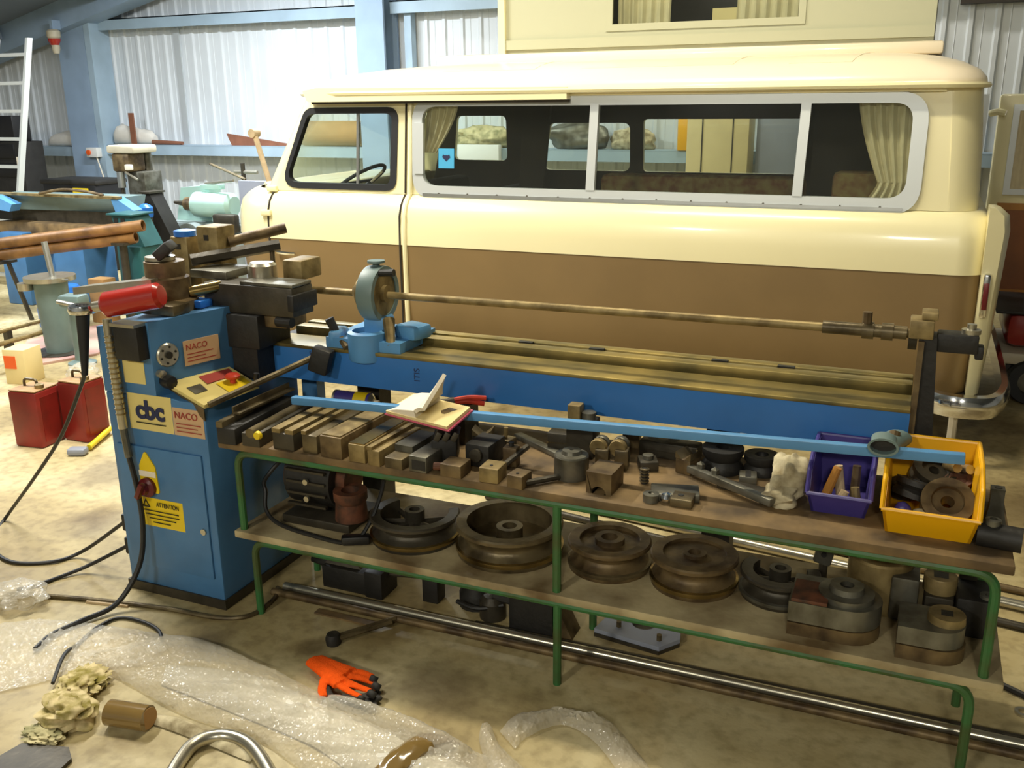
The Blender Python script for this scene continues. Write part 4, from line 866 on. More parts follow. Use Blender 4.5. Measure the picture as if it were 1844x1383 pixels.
small('pin_die', 'dark die with an upright pin left of the leaning flat bar', (893, 812), (918, 815), .04, .05, 'steel_oily', -.2, 'pin')
small('slot_die', 'brown slotted die standing behind the two ribbed dies', (1120, 806), (1150, 810), .055, .045, 'steel_brown', .1, 'slot')
small('hub_die', 'dark die with a round hub right of the two ribbed dies', (1152, 850), (1186, 854), .03, .06, 'steel_dark', .35, 'hub')
small('vee_die', 'brown vee topped die left of the larger black round die', (1215, 850), (1246, 855), .045, .06, 'steel_brown', -.3, 'vee')
small('slot_die', 'low grey slotted die between the two black round dies and the rag', (1330, 872), (1362, 877), .025, .05, 'steel_grey', .2, 'slot')
# machined fixture peeping above the blue bar
c = Pz(1020, 760, .70)
t = thing('fixture', 'small grey machined fixture poking up behind the blue bar below the bed', 'fixture', (-.87, 2.57, ZU))
B().b2(-.915, -.83, 2.53, 2.60, ZU, .73, .003).obj('body', 'steel_dark', t); B().b2(-.915, -.875, 2.54, 2.58, .73, .775, .003).obj('tower', 'steel_tan', t); B().lathe((-.855, 2.565, .73), [(0, 0), (.022, 0), (.022, .022), (0, .024)], 14).obj('boss', 'steel_grey', t)
# ---- blue square bar lying over everything
p0, p1 = Py(528, 720, 2.42), Py(1738, 826, 2.42)
dv = (p1 - p0); L_ = dv.length; ang_ = math.atan2(dv.z, dv.x)
tag(B().box((p0 + p1) / 2, (L_, .026, .026), (0, -ang_, 0), .003).obj('square_bar', 'bar_blue'), 'long light blue square bar lying across the dies and over the bins', 'bar')
# ---- spray can, notebook, pliers
t = thing('spray_can', 'purple spray can with yellow label lying behind the blue bar', 'can', (-1.76, 2.685, ZU + .0))
ca, cb = V(-1.83, 2.685, ZU + .033), V(-1.695, 2.69, ZU + .033); cdv = (cb - ca).normalized()
B().cyl(ca, cb, .030, seg=20).obj('body', 'purple_plastic', t); B().cyl(ca + cdv * .075, ca + cdv * .125, .0312, seg=20).obj('paper_label', 'sign_yellow', t)
B().cyl(cb, cb + cdv * .012, .030, .015, 20).obj('shoulder', 'steel_bright', t); B().cyl(cb + cdv * .012, cb + cdv * .03, .008, seg=10).obj('nozzle', 'paper', t); B().cyl(ca - cdv * .008, ca, .031, seg=20).obj('base_rim', 'alu', t)
text('2', .028, ca + cdv * .10 + V(0, -.0315, -.008), cdv, (0, 0, 1), 'ink_black', t, align='CENTER')
t = thing('notebook', 'open notebook with pink cover and raised white pages on the blue bar', 'book', Pz(770, 760, .745))
nb = [Py(692, 745, 2.40), Py(808, 776, 2.27), Py(852, 738, 2.42), Py(745, 712, 2.52)]
nv = (nb[1] - nb[0]).cross(nb[3] - nb[0]).normalized()
if nv.z < 0: nv = -nv
B().prism(nb, nv * -.004).obj('cover', 'pink_cover', t)
cen = sum(nb, V(0, 0, 0)) / 4
ins = [cen + (p - cen) * .95 + nv * .001 for p in nb]
B().prism(ins, nv * .009).obj('page_block', 'paper_cream', t)
def nbp(u, v, h=0): return (nb[0] * (1 - u) + nb[1] * u) * (1 - v) + (nb[3] * (1 - u) + nb[2] * u) * v + nv * h
B().loft([[nbp(.04, .05, .010), nbp(.50, .05, .010), nbp(.50, .96, .010), nbp(.04, .96, .010)], [nbp(.20, .06, .022), nbp(.50, .06, .034), nbp(.50, .95, .034), nbp(.2, .95, .022)]]).obj('white_pages', 'paper', t)
def leaf(u, v): return nbp(.50 + .10 * u + .06 * u * u, .05 + .95 * v, .034 + .085 * u * (0.35 + .65 * v) - .012 * u * u)
B().grid(leaf, 6, 6).solid(.012).obj('raised_pages', 'paper', t)
B().prism([nbp(.66, .45, .0105), nbp(.78, .45, .0105), nbp(.86, .75, .0105), nbp(.74, .75, .0105)], nv * .001).obj('pencil_smudge', 'steel_brown', t)
t = thing('pliers', 'red handled pliers lying behind the notebook', 'pliers', Py(845, 718, 2.55))
pj = Py(800, 722, 2.52)
for a_, b_ in (((810, 722), (875, 717)), ((810, 726), (872, 727))):
    q0, q1 = Py(*a_, 2.52), Py(*b_, 2.58); mid = (q0 + q1) / 2 + V(0, 0, .006)
    B().tube(spline([q0, mid, q1], 5), .008, 8).obj('handle', 'red_plastic', t)
B().cyl(pj + V(.015, 0, -.002), pj + V(.03, .01, 0), .014, seg=12).obj('pivot', 'steel_dark', t); B().cyl(pj + V(-.03, -.02, .0), pj + V(.02, 0, 0), .006, .011, 8).obj('jaws', 'steel_dark', t)
B().b2(pj.x - .01, pj.x + .08, 2.50, 2.60, ZU, pj.z - .012).obj('rest_block', 'steel_dark', t)
# ---- rag, bins and their contents
def blob(c, d, seed, amp=.25, nu=20, nv_=14, m='rag_grey', name='rag', parent=None, flat=True, freq=2.3):
    rnd = random.Random(seed); ph = [(rnd.uniform(1, freq + 2), rnd.uniform(1, freq + 2), rnd.uniform(0, 6.28), rnd.uniform(0, 6.28)) for _ in range(7)]
    def f(u, v):
        th = u * 2 * math.pi; ps = (v - .5) * math.pi
        n = sum(math.sin(round(a) * th + p) * math.sin(b * 2 * ps + q) for a, b, p, q in ph) / 3.0
        r = 1 + amp * n * math.cos(ps)
        z = math.sin(ps) * r
        if flat: z = (z + .72) / 1.72 if z > -.72 else 0
        return V(c[0] + d[0] * math.cos(th) * math.cos(ps) * r, c[1] + d[1] * math.sin(th) * math.cos(ps) * r, c[2] + d[2] * z)
    b = B(); b.grid(f, nu, nv_); bmesh.ops.remove_doubles(b.bm, verts=b.bm.verts, dist=1e-5)
    return b.obj(name, m, parent, ang=70)
c = Pz(1415, 905, ZU)
t = thing('rag', 'crumpled pale rag slumped against the purple bin', 'rag', (c.x, c.y, ZU))
blob((c.x, c.y + .03, ZU), (.05, .06, .125), 3, .35, 26, 18, 'rag_grey', 'cloth', t); blob((c.x - .015, c.y - .02, ZU), (.045, .045, .06), 5, .4, 22, 14, 'rag_grey', 'cloth_fold', t)
def bin_(name, label, x0, x1, y0, y1, h, m, front=.42, ta=.012):
    t = thing(name, label, 'bin', ((x0 + x1) / 2, (y0 + y1) / 2, ZU)); w_ = .007
    B().b2(x0 + ta, x1 - ta, y0 + .02, y1, ZU, ZU + .006).obj('bottom', m, t)
    def side(x, s): # side wall with the low front cut
        return B().prism([V(x + s * ta, y0 + .02, ZU), V(x + s * ta, y1, ZU), V(x, y1 + .012, ZU + h), V(x, y0 + (y1 - y0) * .45, ZU + h), V(x, y0 + .02, ZU + h * .82), V(x, y0 - .005, ZU + h * front)], (s * w_, 0, 0)).obj('side', m, t)
    side(x0, 1); side(x1, -1)
    B().prism([V(x0 + ta, y1, ZU), V(x1 - ta, y1, ZU), V(x1, y1 + .012, ZU + h), V(x0, y1 + .012, ZU + h)], (0, -w_, 0)).obj('back', m, t)
    B().prism([V(x0 + ta, y0 + .02, ZU), V(x1 - ta, y0 + .02, ZU), V(x1, y0 - .005, ZU + h * front), V(x0, y0 - .005, ZU + h * front)], (0, w_, 0)).obj('front', m, t)
    B().tube([V(x0 - .002, y0 - .006, ZU + h * front), V(x1 + .002, y0 - .006, ZU + h * front)], .006, 8).obj('front_rim', m, t)
    for x in (x0, x1): B().tube(arcpts([V(x, y0 - .005, ZU + h * front), V(x, y0 + .02, ZU + h * .82), V(x, y0 + (y1 - y0) * .45, ZU + h), V(x, y1 + .012, ZU + h)], .01, 3), .006, 8).obj('side_rim', m, t)
    B().tube([V(x0, y1 + .012, ZU + h), V(x1, y1 + .012, ZU + h)], .006, 8).obj('back_rim', m, t)
    return t
bin_('storage_bin', 'yellow open fronted plastic bin full of round dies', -.012, .205, 2.315, 2.595, .165, 'yellow_plastic')
bin_('storage_bin', 'purple open fronted plastic bin of short wooden pieces beside the yellow one', -.195, -.04, 2.372, 2.60, .14, 'purple_plastic')
ZI = ZU + .007
GY = 'round parts inside the yellow bin'
for i, (x, y, z, r, h, tx_, lab, m) in enumerate(((.135, 2.40, .06, .062, .05, .75, 'large brown ring with dark hole at the right front inside the yellow bin', 'steel_brown'),
                          (.06, 2.46, .065, .052, .045, -.3, 'black ring left of the brown ring inside the yellow bin', 'steel_black'),
                          (.10, 2.56, .075, .055, .05, .4, 'dark ring at the back inside the yellow bin', 'steel_dark'),
                          (.035, 2.55, .03, .035, .04, .1, 'small black ring at the back left inside the yellow bin', 'steel_black'),
                          (.165, 2.53, .06, .035, .05, .3, 'rusty ring at the back right inside the yellow bin', 'rust'))):
    axv = V(.25 * math.sin(i), -math.sin(tx_), math.cos(tx_)); c = V(x, y, ZI + z)
    tag(B().ring_lathe(c - axv.normalized() * h / 2, axv, [(r * .2, 0), (r, 0), (r, h * .3), (r * .85, h * .5), (r, h * .7), (r, h), (r * .62, h), (r * .58, h * .8), (r * .26, h * .8)], 26, closed=True).obj('ring_die', m), lab, 'die', GY)
tag(blob((.035, 2.385, ZI), (.025, .022, .05), 9, .15, 14, 10, 'purple_plastic', 'cap').copy() if False else blob((.035, 2.372, ZI + .012), (.022, .02, .05), 9, .12, 14, 10, 'purple_plastic', 'purple_ball'), 'small purple ball at the front left inside the yellow bin', 'ball')
tag(blob((.085, 2.375, ZI), (.035, .022, .05), 11, .3, 16, 10, 'rag_grey', 'paper_scrap'), 'crumpled pale scrap at the front inside the yellow bin', 'scrap')
for k, (dx_, m) in enumerate(((.0, 'steel_tan'), (.03, 'steel_bright'))):
    tag(B().cyl((.125 + dx_, 2.60, ZI + .09), (.155 + dx_, 2.52, ZI + .115), .012, seg=12).obj('pin', m), ('tan pin lying on the dies in the yellow bin', 'bright pin lying on the dies in the yellow bin')[k], 'pin', 'pins in the yellow bin')
GP = 'short pieces inside the purple bin'
for i, (x, y, hgt, ln, m, lab) in enumerate(((-.160, 2.44, .10, .03, 'wood_edge', 'yellowish upright wooden peg inside the purple bin'), (-.115, 2.47, .095, -.015, 'wood_light', 'pale upright wooden peg in the middle of the purple bin'),
                         (-.085, 2.50, .09, .0, 'steel_brown', 'brown upright peg at the right of the purple bin'), (-.125, 2.41, .05, .02, 'wood_light', 'short pale peg at the front of the purple bin'), (-.072, 2.42, .06, -.01, 'steel_tan', 'tan stub at the right front of the purple bin'))):
    tag(B().cyl((x, y, ZI), (x + ln, y + .01, ZI + hgt), .013, .011, 10).obj('peg', m), lab, 'peg', GP)
c = Pz(1105 if False else 1413, 905, ZU)
# oval pipe end resting on the blue bar, behind the bins
e0, e1 = Py(1590, 806, 2.38), Py(1600, 800, 2.56)
t = thing('pipe_elbow', 'short grey oval pipe end pointing at the viewer from the blue bar', 'pipe', e0)
lo_ = []
for k, p in enumerate((e0, e0 * .5 + e1 * .5, e1 + V(.02, 0, .02))):
    lo_.append([p + V(.037 * math.cos(q), 0, .024 * math.sin(q)) for q in [2 * math.pi * i / 20 for i in range(20)]])
li_ = [[p + V(.031 * math.cos(q), 0, .018 * math.sin(q)) for q in [2 * math.pi * i / 20 for i in range(20)]] for p in (e0 + V(0, .06, .004), e0)]
B().loft(li_ + lo_, cap0=True, cap1=True).obj('bore', 'greygreen', t)
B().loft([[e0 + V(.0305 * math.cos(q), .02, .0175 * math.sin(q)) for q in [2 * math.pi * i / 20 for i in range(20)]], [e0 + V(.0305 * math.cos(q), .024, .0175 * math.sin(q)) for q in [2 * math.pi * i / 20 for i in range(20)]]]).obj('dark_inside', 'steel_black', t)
B().cyl(Py(1608, 800, 2.5), Py(1612, 778, 2.52), .014, seg=10).obj('stub', 'steel_brown', t)
# right end: grey bracket and black cylinder
c = Pz(1790, 985, ZU)
t = thing('tube_stub', 'short black tube lying at the right end of the upper board', 'tube', (.235, 2.33, ZU))
B().cyl((.205, 2.335, ZU + .032), (.30, 2.325, ZU + .032), .030, seg=20).obj('barrel', 'steel_black', t); B().lathe((.235, 2.335, ZU + .058), [(0, 0), (.018, 0), (.018, .014), (.009, .016), (.009, .004), (0, .004)], 14).obj('port', 'steel_grey', t)
t = thing('bracket', 'grey upright bracket beside the yellow bin, behind the black tube', 'bracket', (.25, 2.45, ZU))
B().loft([[(.222, 2.43, ZU), (.278, 2.43, ZU), (.278, 2.47, ZU), (.222, 2.47, ZU)], [(.232, 2.435, ZU + .07), (.262, 2.435, ZU + .07), (.262, 2.465, ZU + .07), (.232, 2.465, ZU + .07)], [(.23, 2.435, ZU + .11), (.262, 2.435, ZU + .11), (.262, 2.465, ZU + .11), (.23, 2.465, ZU + .11)]]).obj('body', 'steel_grey', t)
B().cyl((.247, 2.45, ZU + .1085), (.247, 2.45, ZU + .1115), .009, seg=12).obj('bolt_hole', 'steel_black', t)
# ---- lower board
def wheel(name, label, c, r, h, hub=.04, m='steel_oily', mg='groove_worn', spokes=0, arc=None, gr='grooved bending wheels on the lower board', web=.6, hubh=.5):
    t = thing(name, label, 'bending wheel', c, gr); g = h * .5
    pr = [(r - .035, h), (r - .004, h), (r, h * .95)]
    gro = [(r, h * .86)] + [(r - .028 * math.sin(math.pi * k / 8), h * (.86 - .60 * k / 8)) for k in range(1, 8)] + [(r, h * .26)]
    low = [(r, h * .14), (r - .004, 0), (r - .035, 0)]
    B().ring_lathe(c, (0, 0, 1), pr + gro + low, 44, closed=True, arc=arc).obj('rim', m, t)
    gp_ = [(rr + .0008, z) for rr, z in [(r, h * .26), (r, h * .14)]]
    B().ring_lathe(c, (0, 0, 1), [(r + .0005, h * .14), (r + .0012, h * .16), (r + .0012, h * .27), (r - .012, h * .33), (r - .014, h * .3)], 44, arc=arc).obj('worn_flange', mg, t)
    if spokes:
        for k in range(spokes):
            a = (arc[0] if arc else 0) + ((arc[1] - arc[0]) if arc else 2 * math.pi) * k / (spokes - (1 if arc else 0))
            d = V(math.cos(a), math.sin(a), 0); B().tube([Vector(c) + V(0, 0, h * .55), Vector(c) + d * (r - .03) + V(0, 0, h * .55)], .011, 6).obj('spoke', m, t)
    else: B().ring_lathe(c, (0, 0, 1), [(hub * .5, 0), (r - .03, 0), (r - .03, h * web), (hub * .5, h * web)], 40, closed=True).obj('web', m, t)
    B().ring_lathe(c, (0, 0, 1), [(hub * .5, 0), (hub, 0), (hub, h * (web + hubh)), (hub * .55, h * (web + hubh)), (hub * .5, h * web)], 24, closed=True).obj('hub', m if not spokes else 'steel_dark', t)
    return t
wheel('bending_wheel', 'dark spoked bending former open at the back like a horseshoe', (-1.395, 2.435, ZL), .145, .085, .032, 'steel_dark', 'groove_worn', 6, (math.radians(-215), math.radians(35)))
wheel('bending_wheel', 'largest full round bending wheel with deep dished face', (-1.075, 2.462, ZL), .168, .10, .042, 'steel_oily', web=.35, hubh=.45)
wheel('bending_wheel', 'dark brown bending wheel right of the middle green leg', (-.755, 2.478, ZL), .125, .088, .045, 'steel_brown', 'steel_oily', web=.86, hubh=.2)
wheel('bending_wheel', 'brown bending wheel with flat top and small centre hole', (-.497, 2.47, ZL), .126, .095, .034, 'steel_brown', 'groove_worn', web=.9, hubh=.1)
wheel('bending_wheel', 'black spoked bending former left of the stacked plates', (-.258, 2.49, ZL), .110, .075, .03, 'steel_dark', 'steel_grey', 6, (math.radians(-215), math.radians(25)))
# clamp stacks
t = thing('plate_former', 'stack of pale thick plates with a round former on top at the board front', 'former', (-.10, 2.34, ZL), 'square shank formers at the right of the lower board')
def dshape(x0, y0, w_, d_, r): return [(x0, y0), (x0 + w_ - r, y0)] + [(x0 + w_ - r + r * math.sin(a), y0 + r - r * math.cos(a)) for a in [math.pi * k / 12 for k in range(1, 12)]] + [(x0 + w_ - r, y0 + 2 * r), (x0, y0 + 2 * r)]
for k, (z0, z1, mm) in enumerate(((0, .028, 'steel_brown'), (.031, .075, 'steel_grey'))):
    B().prism([V(x, y, ZL + z0) for x, y in dshape(-.21, 2.285, .225, .17, .082)], (0, 0, z1 - z0)).obj('plate', mm, t)
B().b2(-.205, -.115, 2.286, 2.40, ZL + .075, ZL + .083, .002).obj('top_pad', 'rust', t)
B().ring_lathe((-.075, 2.367, ZL + .075), (0, 0, 1), [(.018, 0), (.07, 0), (.07, .012), (.045, .014), (.042, .026), (.018, .026)], 32, closed=True).obj('boss', 'steel_grey', t)
B().b2(-.093, -.057, 2.349, 2.385, ZL + .076, ZL + .09).obj('square_hole', 'steel_black', t)
t = thing('plate_former', 'tall pale round former with square hole behind the stacked plates', 'former', (.0, 2.56, ZL), 'square shank formers at the right of the lower board')
B().ring_lathe((-.0, 2.55, ZL), (0, 0, 1), [(.02, 0), (.085, 0), (.085, .11), (.08, .115), (.05, .115), (.046, .128), (.02, .128)], 32, closed=True).obj('drum', 'steel_tan', t); B().b2(-.022, .022, 2.528, 2.572, ZL + .10, ZL + .1285).obj('square_hole', 'steel_black', t)
B().b2(.03, .10, 2.46, 2.60, ZL, ZL + .10, .008).obj('shank', 'steel_grey', t)
t = thing('plate_former', 'upright dark former with square topped collar right of the tall pale one', 'former', (.145, 2.52, ZL), 'square shank formers at the right of the lower board')
B().b2(.115, .185, 2.46, 2.56, ZL, ZL + .07, .005).obj('body', 'steel_dark', t); B().ring_lathe((.150, 2.51, ZL + .07), (0, 0, 1), [(.018, 0), (.042, 0), (.042, .03), (.04, .033), (.018, .033)], 26, closed=True).obj('collar', 'steel_tan', t); B().b2(.132, .168, 2.492, 2.528, ZL + .07, ZL + .1035).obj('square_hole', 'steel_black', t)
t = thing('plate_former', 'black block former under the green corner tube at the back right', 'former', (.22, 2.6, ZL), 'square shank formers at the right of the lower board')
B().b2(.19, .285, 2.44, 2.57, ZL, ZL + .085, .006).obj('block', 'steel_black', t); B().b2(.195, .24, 2.55, 2.60, ZL + .085, ZL + .15, .004).obj('post', 'steel_dark', t); B().ring_lathe((.262, 2.47, ZL + .085), (0, 0, 1), [(.008, 0), (.02, 0), (.02, .006), (.008, .006)], 16, closed=True).obj('boss', 'steel_grey', t)
t = thing('plate_former', 'stack of brown plates with small round boss at the right front corner', 'former', (.14, 2.33, ZL), 'square shank formers at the right of the lower board')
for z0, z1, w_, mm in ((0, .03, .16, 'steel_brown'), (.033, .07, .155, 'steel_grey')):
    B().prism([V(x, y, ZL + z0) for x, y in dshape(.055, 2.275, w_, .14, .065)], (0, 0, z1 - z0)).obj('plate', mm, t)
B().ring_lathe((.165, 2.345, ZL + .07), (0, 0, 1), [(.014, 0), (.045, 0), (.043, .016), (.014, .016)], 26, closed=True).obj('boss', 'steel_tan', t); B().b2(.151, .179, 2.331, 2.359, ZL + .071, ZL + .0865).obj('square_hole', 'steel_black', t)
t = thing('lever', 'grey bent flat lever standing on the black spoked former', 'lever', (-.22, 2.60, ZL))
B().tube(spline([(-.28, 2.66, .585), (-.265, 2.64, .52), (-.22, 2.60, .47), (-.165, 2.57, .43)], 5), .010, 8).obj('arm', 'steel_grey', t); B().box((-.15, 2.565, .415), (.05, .03, .06), (0, .2, 0), .008).obj('eye', 'steel_grey', t); B().cyl((-.15, 2.549, .42), (-.15, 2.546, .42), .008, seg=10).obj('eye_hole', 'steel_black', t)
B().cyl((-.15, 2.565, ZL), (-.15, 2.565, .39), .012, seg=8).obj('foot', 'steel_dark', t)
# pump with motor and cable at the left of the lower board
t = thing('electric_pump', 'rusty dark pump unit with cable at the left of the lower board', 'pump', (-1.72, 2.47, ZL))
B().b2(-1.86, -1.60, 2.36, 2.56, ZL, ZL + .03, .004).obj('base_plate', 'steel_dark', t)
B().cyl((-1.865, 2.49, ZL + .135), (-1.69, 2.49, ZL + .135), .10, seg=26).obj('motor', 'steel_black', t); B().cyl((-1.878, 2.49, ZL + .135), (-1.865, 2.49, ZL + .135), .085, .098, 24).obj('motor_cap', 'rust', t)
for z in (.06, .10, .14, .18): B().b2(-1.85, -1.70, 2.382, 2.396, ZL + z, ZL + z + .008).obj('cooling_fin', 'steel_dark', t)
for z in (.09, .15): B().cyl((-1.77, 2.385, ZL + z), (-1.77, 2.375, ZL + z), .010, seg=10).obj('bolt', 'steel_bright', t)
B().b2(-1.75, -1.66, 2.46, 2.56, ZL + .2, ZL + .25, .01).obj('terminal_box', 'rust', t)
B().cyl((-1.69, 2.49, ZL + .135), (-1.655, 2.49, ZL + .135), .06, seg=20).obj('flange', 'rust', t)
B().ring_lathe((-1.625, 2.42, ZL + .03), (0, 0, 1), [(.03, 0), (.055, 0), (.05, .06), (.056, .07), (.056, .10), (.03, .10), (.028, .05)], 24, closed=True).obj('cup', 'rust', t)
B().cyl((-1.70, 2.56, ZL + .18), (-1.54, 2.50, ZL + .16), .008, seg=8).obj('pump_rod', 'rust', t)
cp = spline([(-1.92, 2.36, ZL + .10), (-1.90, 2.33, ZL + .05), (-1.84, 2.31, ZL + .02), (-1.70, 2.29, ZL + .012), (-1.55, 2.29, ZL + .012), (-1.51, 2.34, ZL + .06), (-1.50, 2.42, ZL + .16), (-1.53, 2.48, ZL + .23), (-1.62, 2.51, ZL + .245), (-1.72, 2.50, ZL + .258), (-1.86, 2.44, ZL + .22), (-1.93, 2.38, ZL + .14), (-1.92, 2.36, ZL + .10)], 7)
B().tube(cp, .007, 8).obj('cable', 'cable_black', t)
B().box((-1.535, 2.30, ZL + .022), (.09, .035, .03), (0, 0, .5), .008).obj('cable_plug', 'black_plastic', t)

for o_ in list(COL.objects):
    if o_.name.split('.')[0] == 'plate_former': o_.scale.z = 1.28
# ================================================================ floor items round the rack
def F(px, py, z=0.0): return Pz(px, py, z)
# long steel tubes under the rack
GT = 'steel tubes lying on the floor under the rack'
for i, (y, r, xa, xb, z, m, lab) in enumerate(((2.385, .013, -1.95, .62, .013, 'steel_brown', 'front one of the long steel tubes on the floor under the rack'), (2.43, .015, -1.93, .66, .015, 'steel_bright', 'bright long steel tube behind the front one on the floor under the rack'), (2.462, .011, -1.2, .60, .011, 'steel_dark', 'dark thinner tube behind the bright one on the floor under the rack'))):
    tag(B().pipe((xa, y, z), (xb, y + .03, z), r, r * .82).obj('steel_tube', m), lab, 'tube', GT)
GT2 = 'steel tubes lying on the floor behind the rack'
for i, (a, b, r, m, lab) in enumerate((((-1.75, 3.54), (.75, 3.20), .018, 'steel_bright', 'bright thick steel tube lying on the floor behind the rack'), ((-1.7, 3.64), (.70, 3.33), .013, 'steel_brown', 'thin brown steel tube lying behind the bright thick one'), ((-1.6, 3.42), (.72, 3.06), .014, 'steel_dark', 'dark steel tube lying in front of the bright thick one behind the rack'))):
    tag(B().pipe((a[0], a[1], r), (b[0], b[1], r), r, r * .8).obj('steel_tube', m), lab, 'tube', GT2)
tag(B().tube(spline([F(1755, 1215, .01), F(1800, 1232, .01), F(1850, 1255, .01), F(1900, 1275, .01)], 5), .010, 8).obj('cable', 'cable_black'), 'black cable on the floor at the right end of the rack', 'cable')
t = thing('eye_bolt', 'small steel ring on the floor at the right edge', 'ring', F(1842, 1285)); B().ring_lathe(F(1842, 1285), (0, 0, 1), [(.012, 0), (.022, 0), (.022, .008), (.012, .008)], 20, closed=True).obj('ring', 'steel_bright', t); B().cyl(F(1842, 1285, .004) + V(.02, 0, 0), F(1842, 1285, .004) + V(.05, .01, 0), .005, seg=8).obj('shank', 'steel_bright', t)
# black pump on the floor
p = F(640, 1105)
t = thing('hydraulic_unit', 'black valve block with side tap and rods on the floor under the rack', 'machine', (-1.62, 2.55, 0))
B().b2(-1.69, -1.50, 2.50, 2.62, 0, .085, .006).obj('block', 'steel_black', t)
B().loft([[(-1.69, 2.52, .085), (-1.54, 2.52, .085), (-1.54, 2.60, .085), (-1.69, 2.60, .085)], [(-1.66, 2.535, .115), (-1.58, 2.535, .115), (-1.58, 2.585, .115), (-1.66, 2.585, .115)]]).obj('hump', 'steel_dark', t)
B().cyl((-1.76, 2.55, .075), (-1.69, 2.55, .07), .014, .018, 10).obj('tap', 'steel_black', t)
B().b2(-1.51, -1.44, 2.49, 2.60, 0, .10, .006).obj('end_block', 'steel_black', t)
B().cyl((-1.47, 2.55, .075), (-1.05, 2.62, .085), .011, seg=10).obj('link_rod', 'steel_dark', t)
B().b2(-1.31, -1.25, 2.54, 2.60, 0, .09, .005).obj('carrier', 'steel_black', t)
B().cyl((-1.24, 2.60, .09), (-1.235, 2.60, .15), .018, .024, 12).obj('ball_grip', 'steel_black', t)
B().lathe((-1.13, 2.60, .0), [(0, 0), (.06, 0), (.06, .05), (.045, .075), (.045, .10), (.02, .11), (0, .11)], 18).obj('valve_body', 'steel_black', t)
B().lathe((-1.045, 2.545, .0), [(0, 0), (.045, 0), (.045, .06), (.03, .08), (0, .085)], 16).obj('valve_cap', 'steel_dark', t)
B().cyl((-1.05, 2.56, .07), (-.985, 2.62, .145), .008, seg=8).obj('valve_handle', 'steel_tan', t)
B().tube(arcpts([(-1.16, 2.51, .05), (-1.08, 2.49, .045), (-1.0, 2.53, .06)], .05), .008, 8).obj('valve_hose', 'cable_black', t)
B().b2(-1.66, -1.42, 2.62, 2.66, 0, .30, .0).obj('stand', 'steel_black', t) if False else None
t.location.x -= .13
t = thing('lever_pair', 'two black rods joined at a round end lying in front of the floor tubes', 'rod', (-1.62, 2.27, 0))
e_ = F(605, 1150, .02); 
for dq in (-.006, .02): B().cyl(e_ + V(0, dq, 0), F(690, 1118, .02) + V(.03, dq + .01, 0), .008, seg=8).obj('rod', 'steel_oily', t)
B().lathe(V(e_.x - .01, e_.y, 0), [(0, 0), (.024, 0), (.026, .02), (.02, .035), (0, .037)], 14).obj('round_end', 'steel_black', t)
t = thing('bucket_block', 'open topped black steel box on the floor behind the middle leg', 'box', (-.93, 2.52, 0))
bx0, bx1, by0, by1 = -1.09, -.94, 2.485, 2.60
for nm, q in (('front', (bx0, bx1, by0, by0 + .012)), ('back', (bx0, bx1, by1 - .012, by1)), ('side', (bx0, bx0 + .012, by0, by1)), ('side', (bx1 - .012, bx1, by0, by1))): B().b2(*q, 0, .125).obj(nm, 'steel_black', t)
B().b2(bx0, bx1, by0, by1, 0, .01).obj('bottom', 'steel_black', t); B().cyl((bx0 - .08, by0 + .05, .08), (bx0, by0 + .05, .075), .012, seg=10).obj('spigot', 'steel_black', t)
B().prism([V(bx1, by0, 0), V(bx1 + .06, by0 + .02, 0), V(bx1, by0 + .02, .12)], (0, .08, 0)).obj('chute', 'steel_brown', t)
f0 = F(1140, 1165)
t = thing('flange_plate', 'grey bolted flange plate with large hole on the floor under the rack', 'plate', (-.68, 2.62, 0))
B().plate([V(-.88, 2.56, .012), V(-.66, 2.53, .012), V(-.61, 2.60, .012), V(-.64, 2.74, .012), V(-.84, 2.78, .012)], [[V(-.74 + .04 * math.cos(k * math.pi / 9), 2.65 + .04 * math.sin(k * math.pi / 9), .012) for k in range(18)]], (0, 0, .014)).obj('plate', 'panel_grey', t)
B().prism([V(-.88, 2.555, 0), V(-.66, 2.525, 0), V(-.61, 2.595, 0), V(-.64, 2.735, 0), V(-.84, 2.775, 0)], (0, 0, .012)).obj('base', 'steel_dark', t)
for x, y in ((-.81, 2.60), (-.67, 2.57), (-.66, 2.70)): B().cyl((x, y, .026), (x, y, .045), .009, seg=6).obj('bolt', 'steel_oily', t)
t.location.x += .055
tag(B().b2(-1.74, -1.50, 2.33, 2.42 - .06, 0, .006).obj('thin_board', 'shelf_board'), 'thin dirty board flat on the floor left of the floor tubes', 'board')
# hose round the cabinet foot
tag(B().tube(spline([F(75, 1072, .008), F(190, 1082, .008), F(300, 1096, .008), F(390, 1112, .008), F(450, 1108, .008), F(492, 1080, .008), F(500, 1058, .008)], 7), .008, 8).obj('air_hose', 'steel_oily'), 'brown hose lying round the foot of the bender cabinet', 'hose')
tag(B().box(F(195, 1086, .004) + V(0, 0, .0), (.16, .02, .008), (0, 0, .2)).obj('wood_lath', 'wood_light'), 'short thin wooden lath on the floor left of the bender cabinet', 'lath')
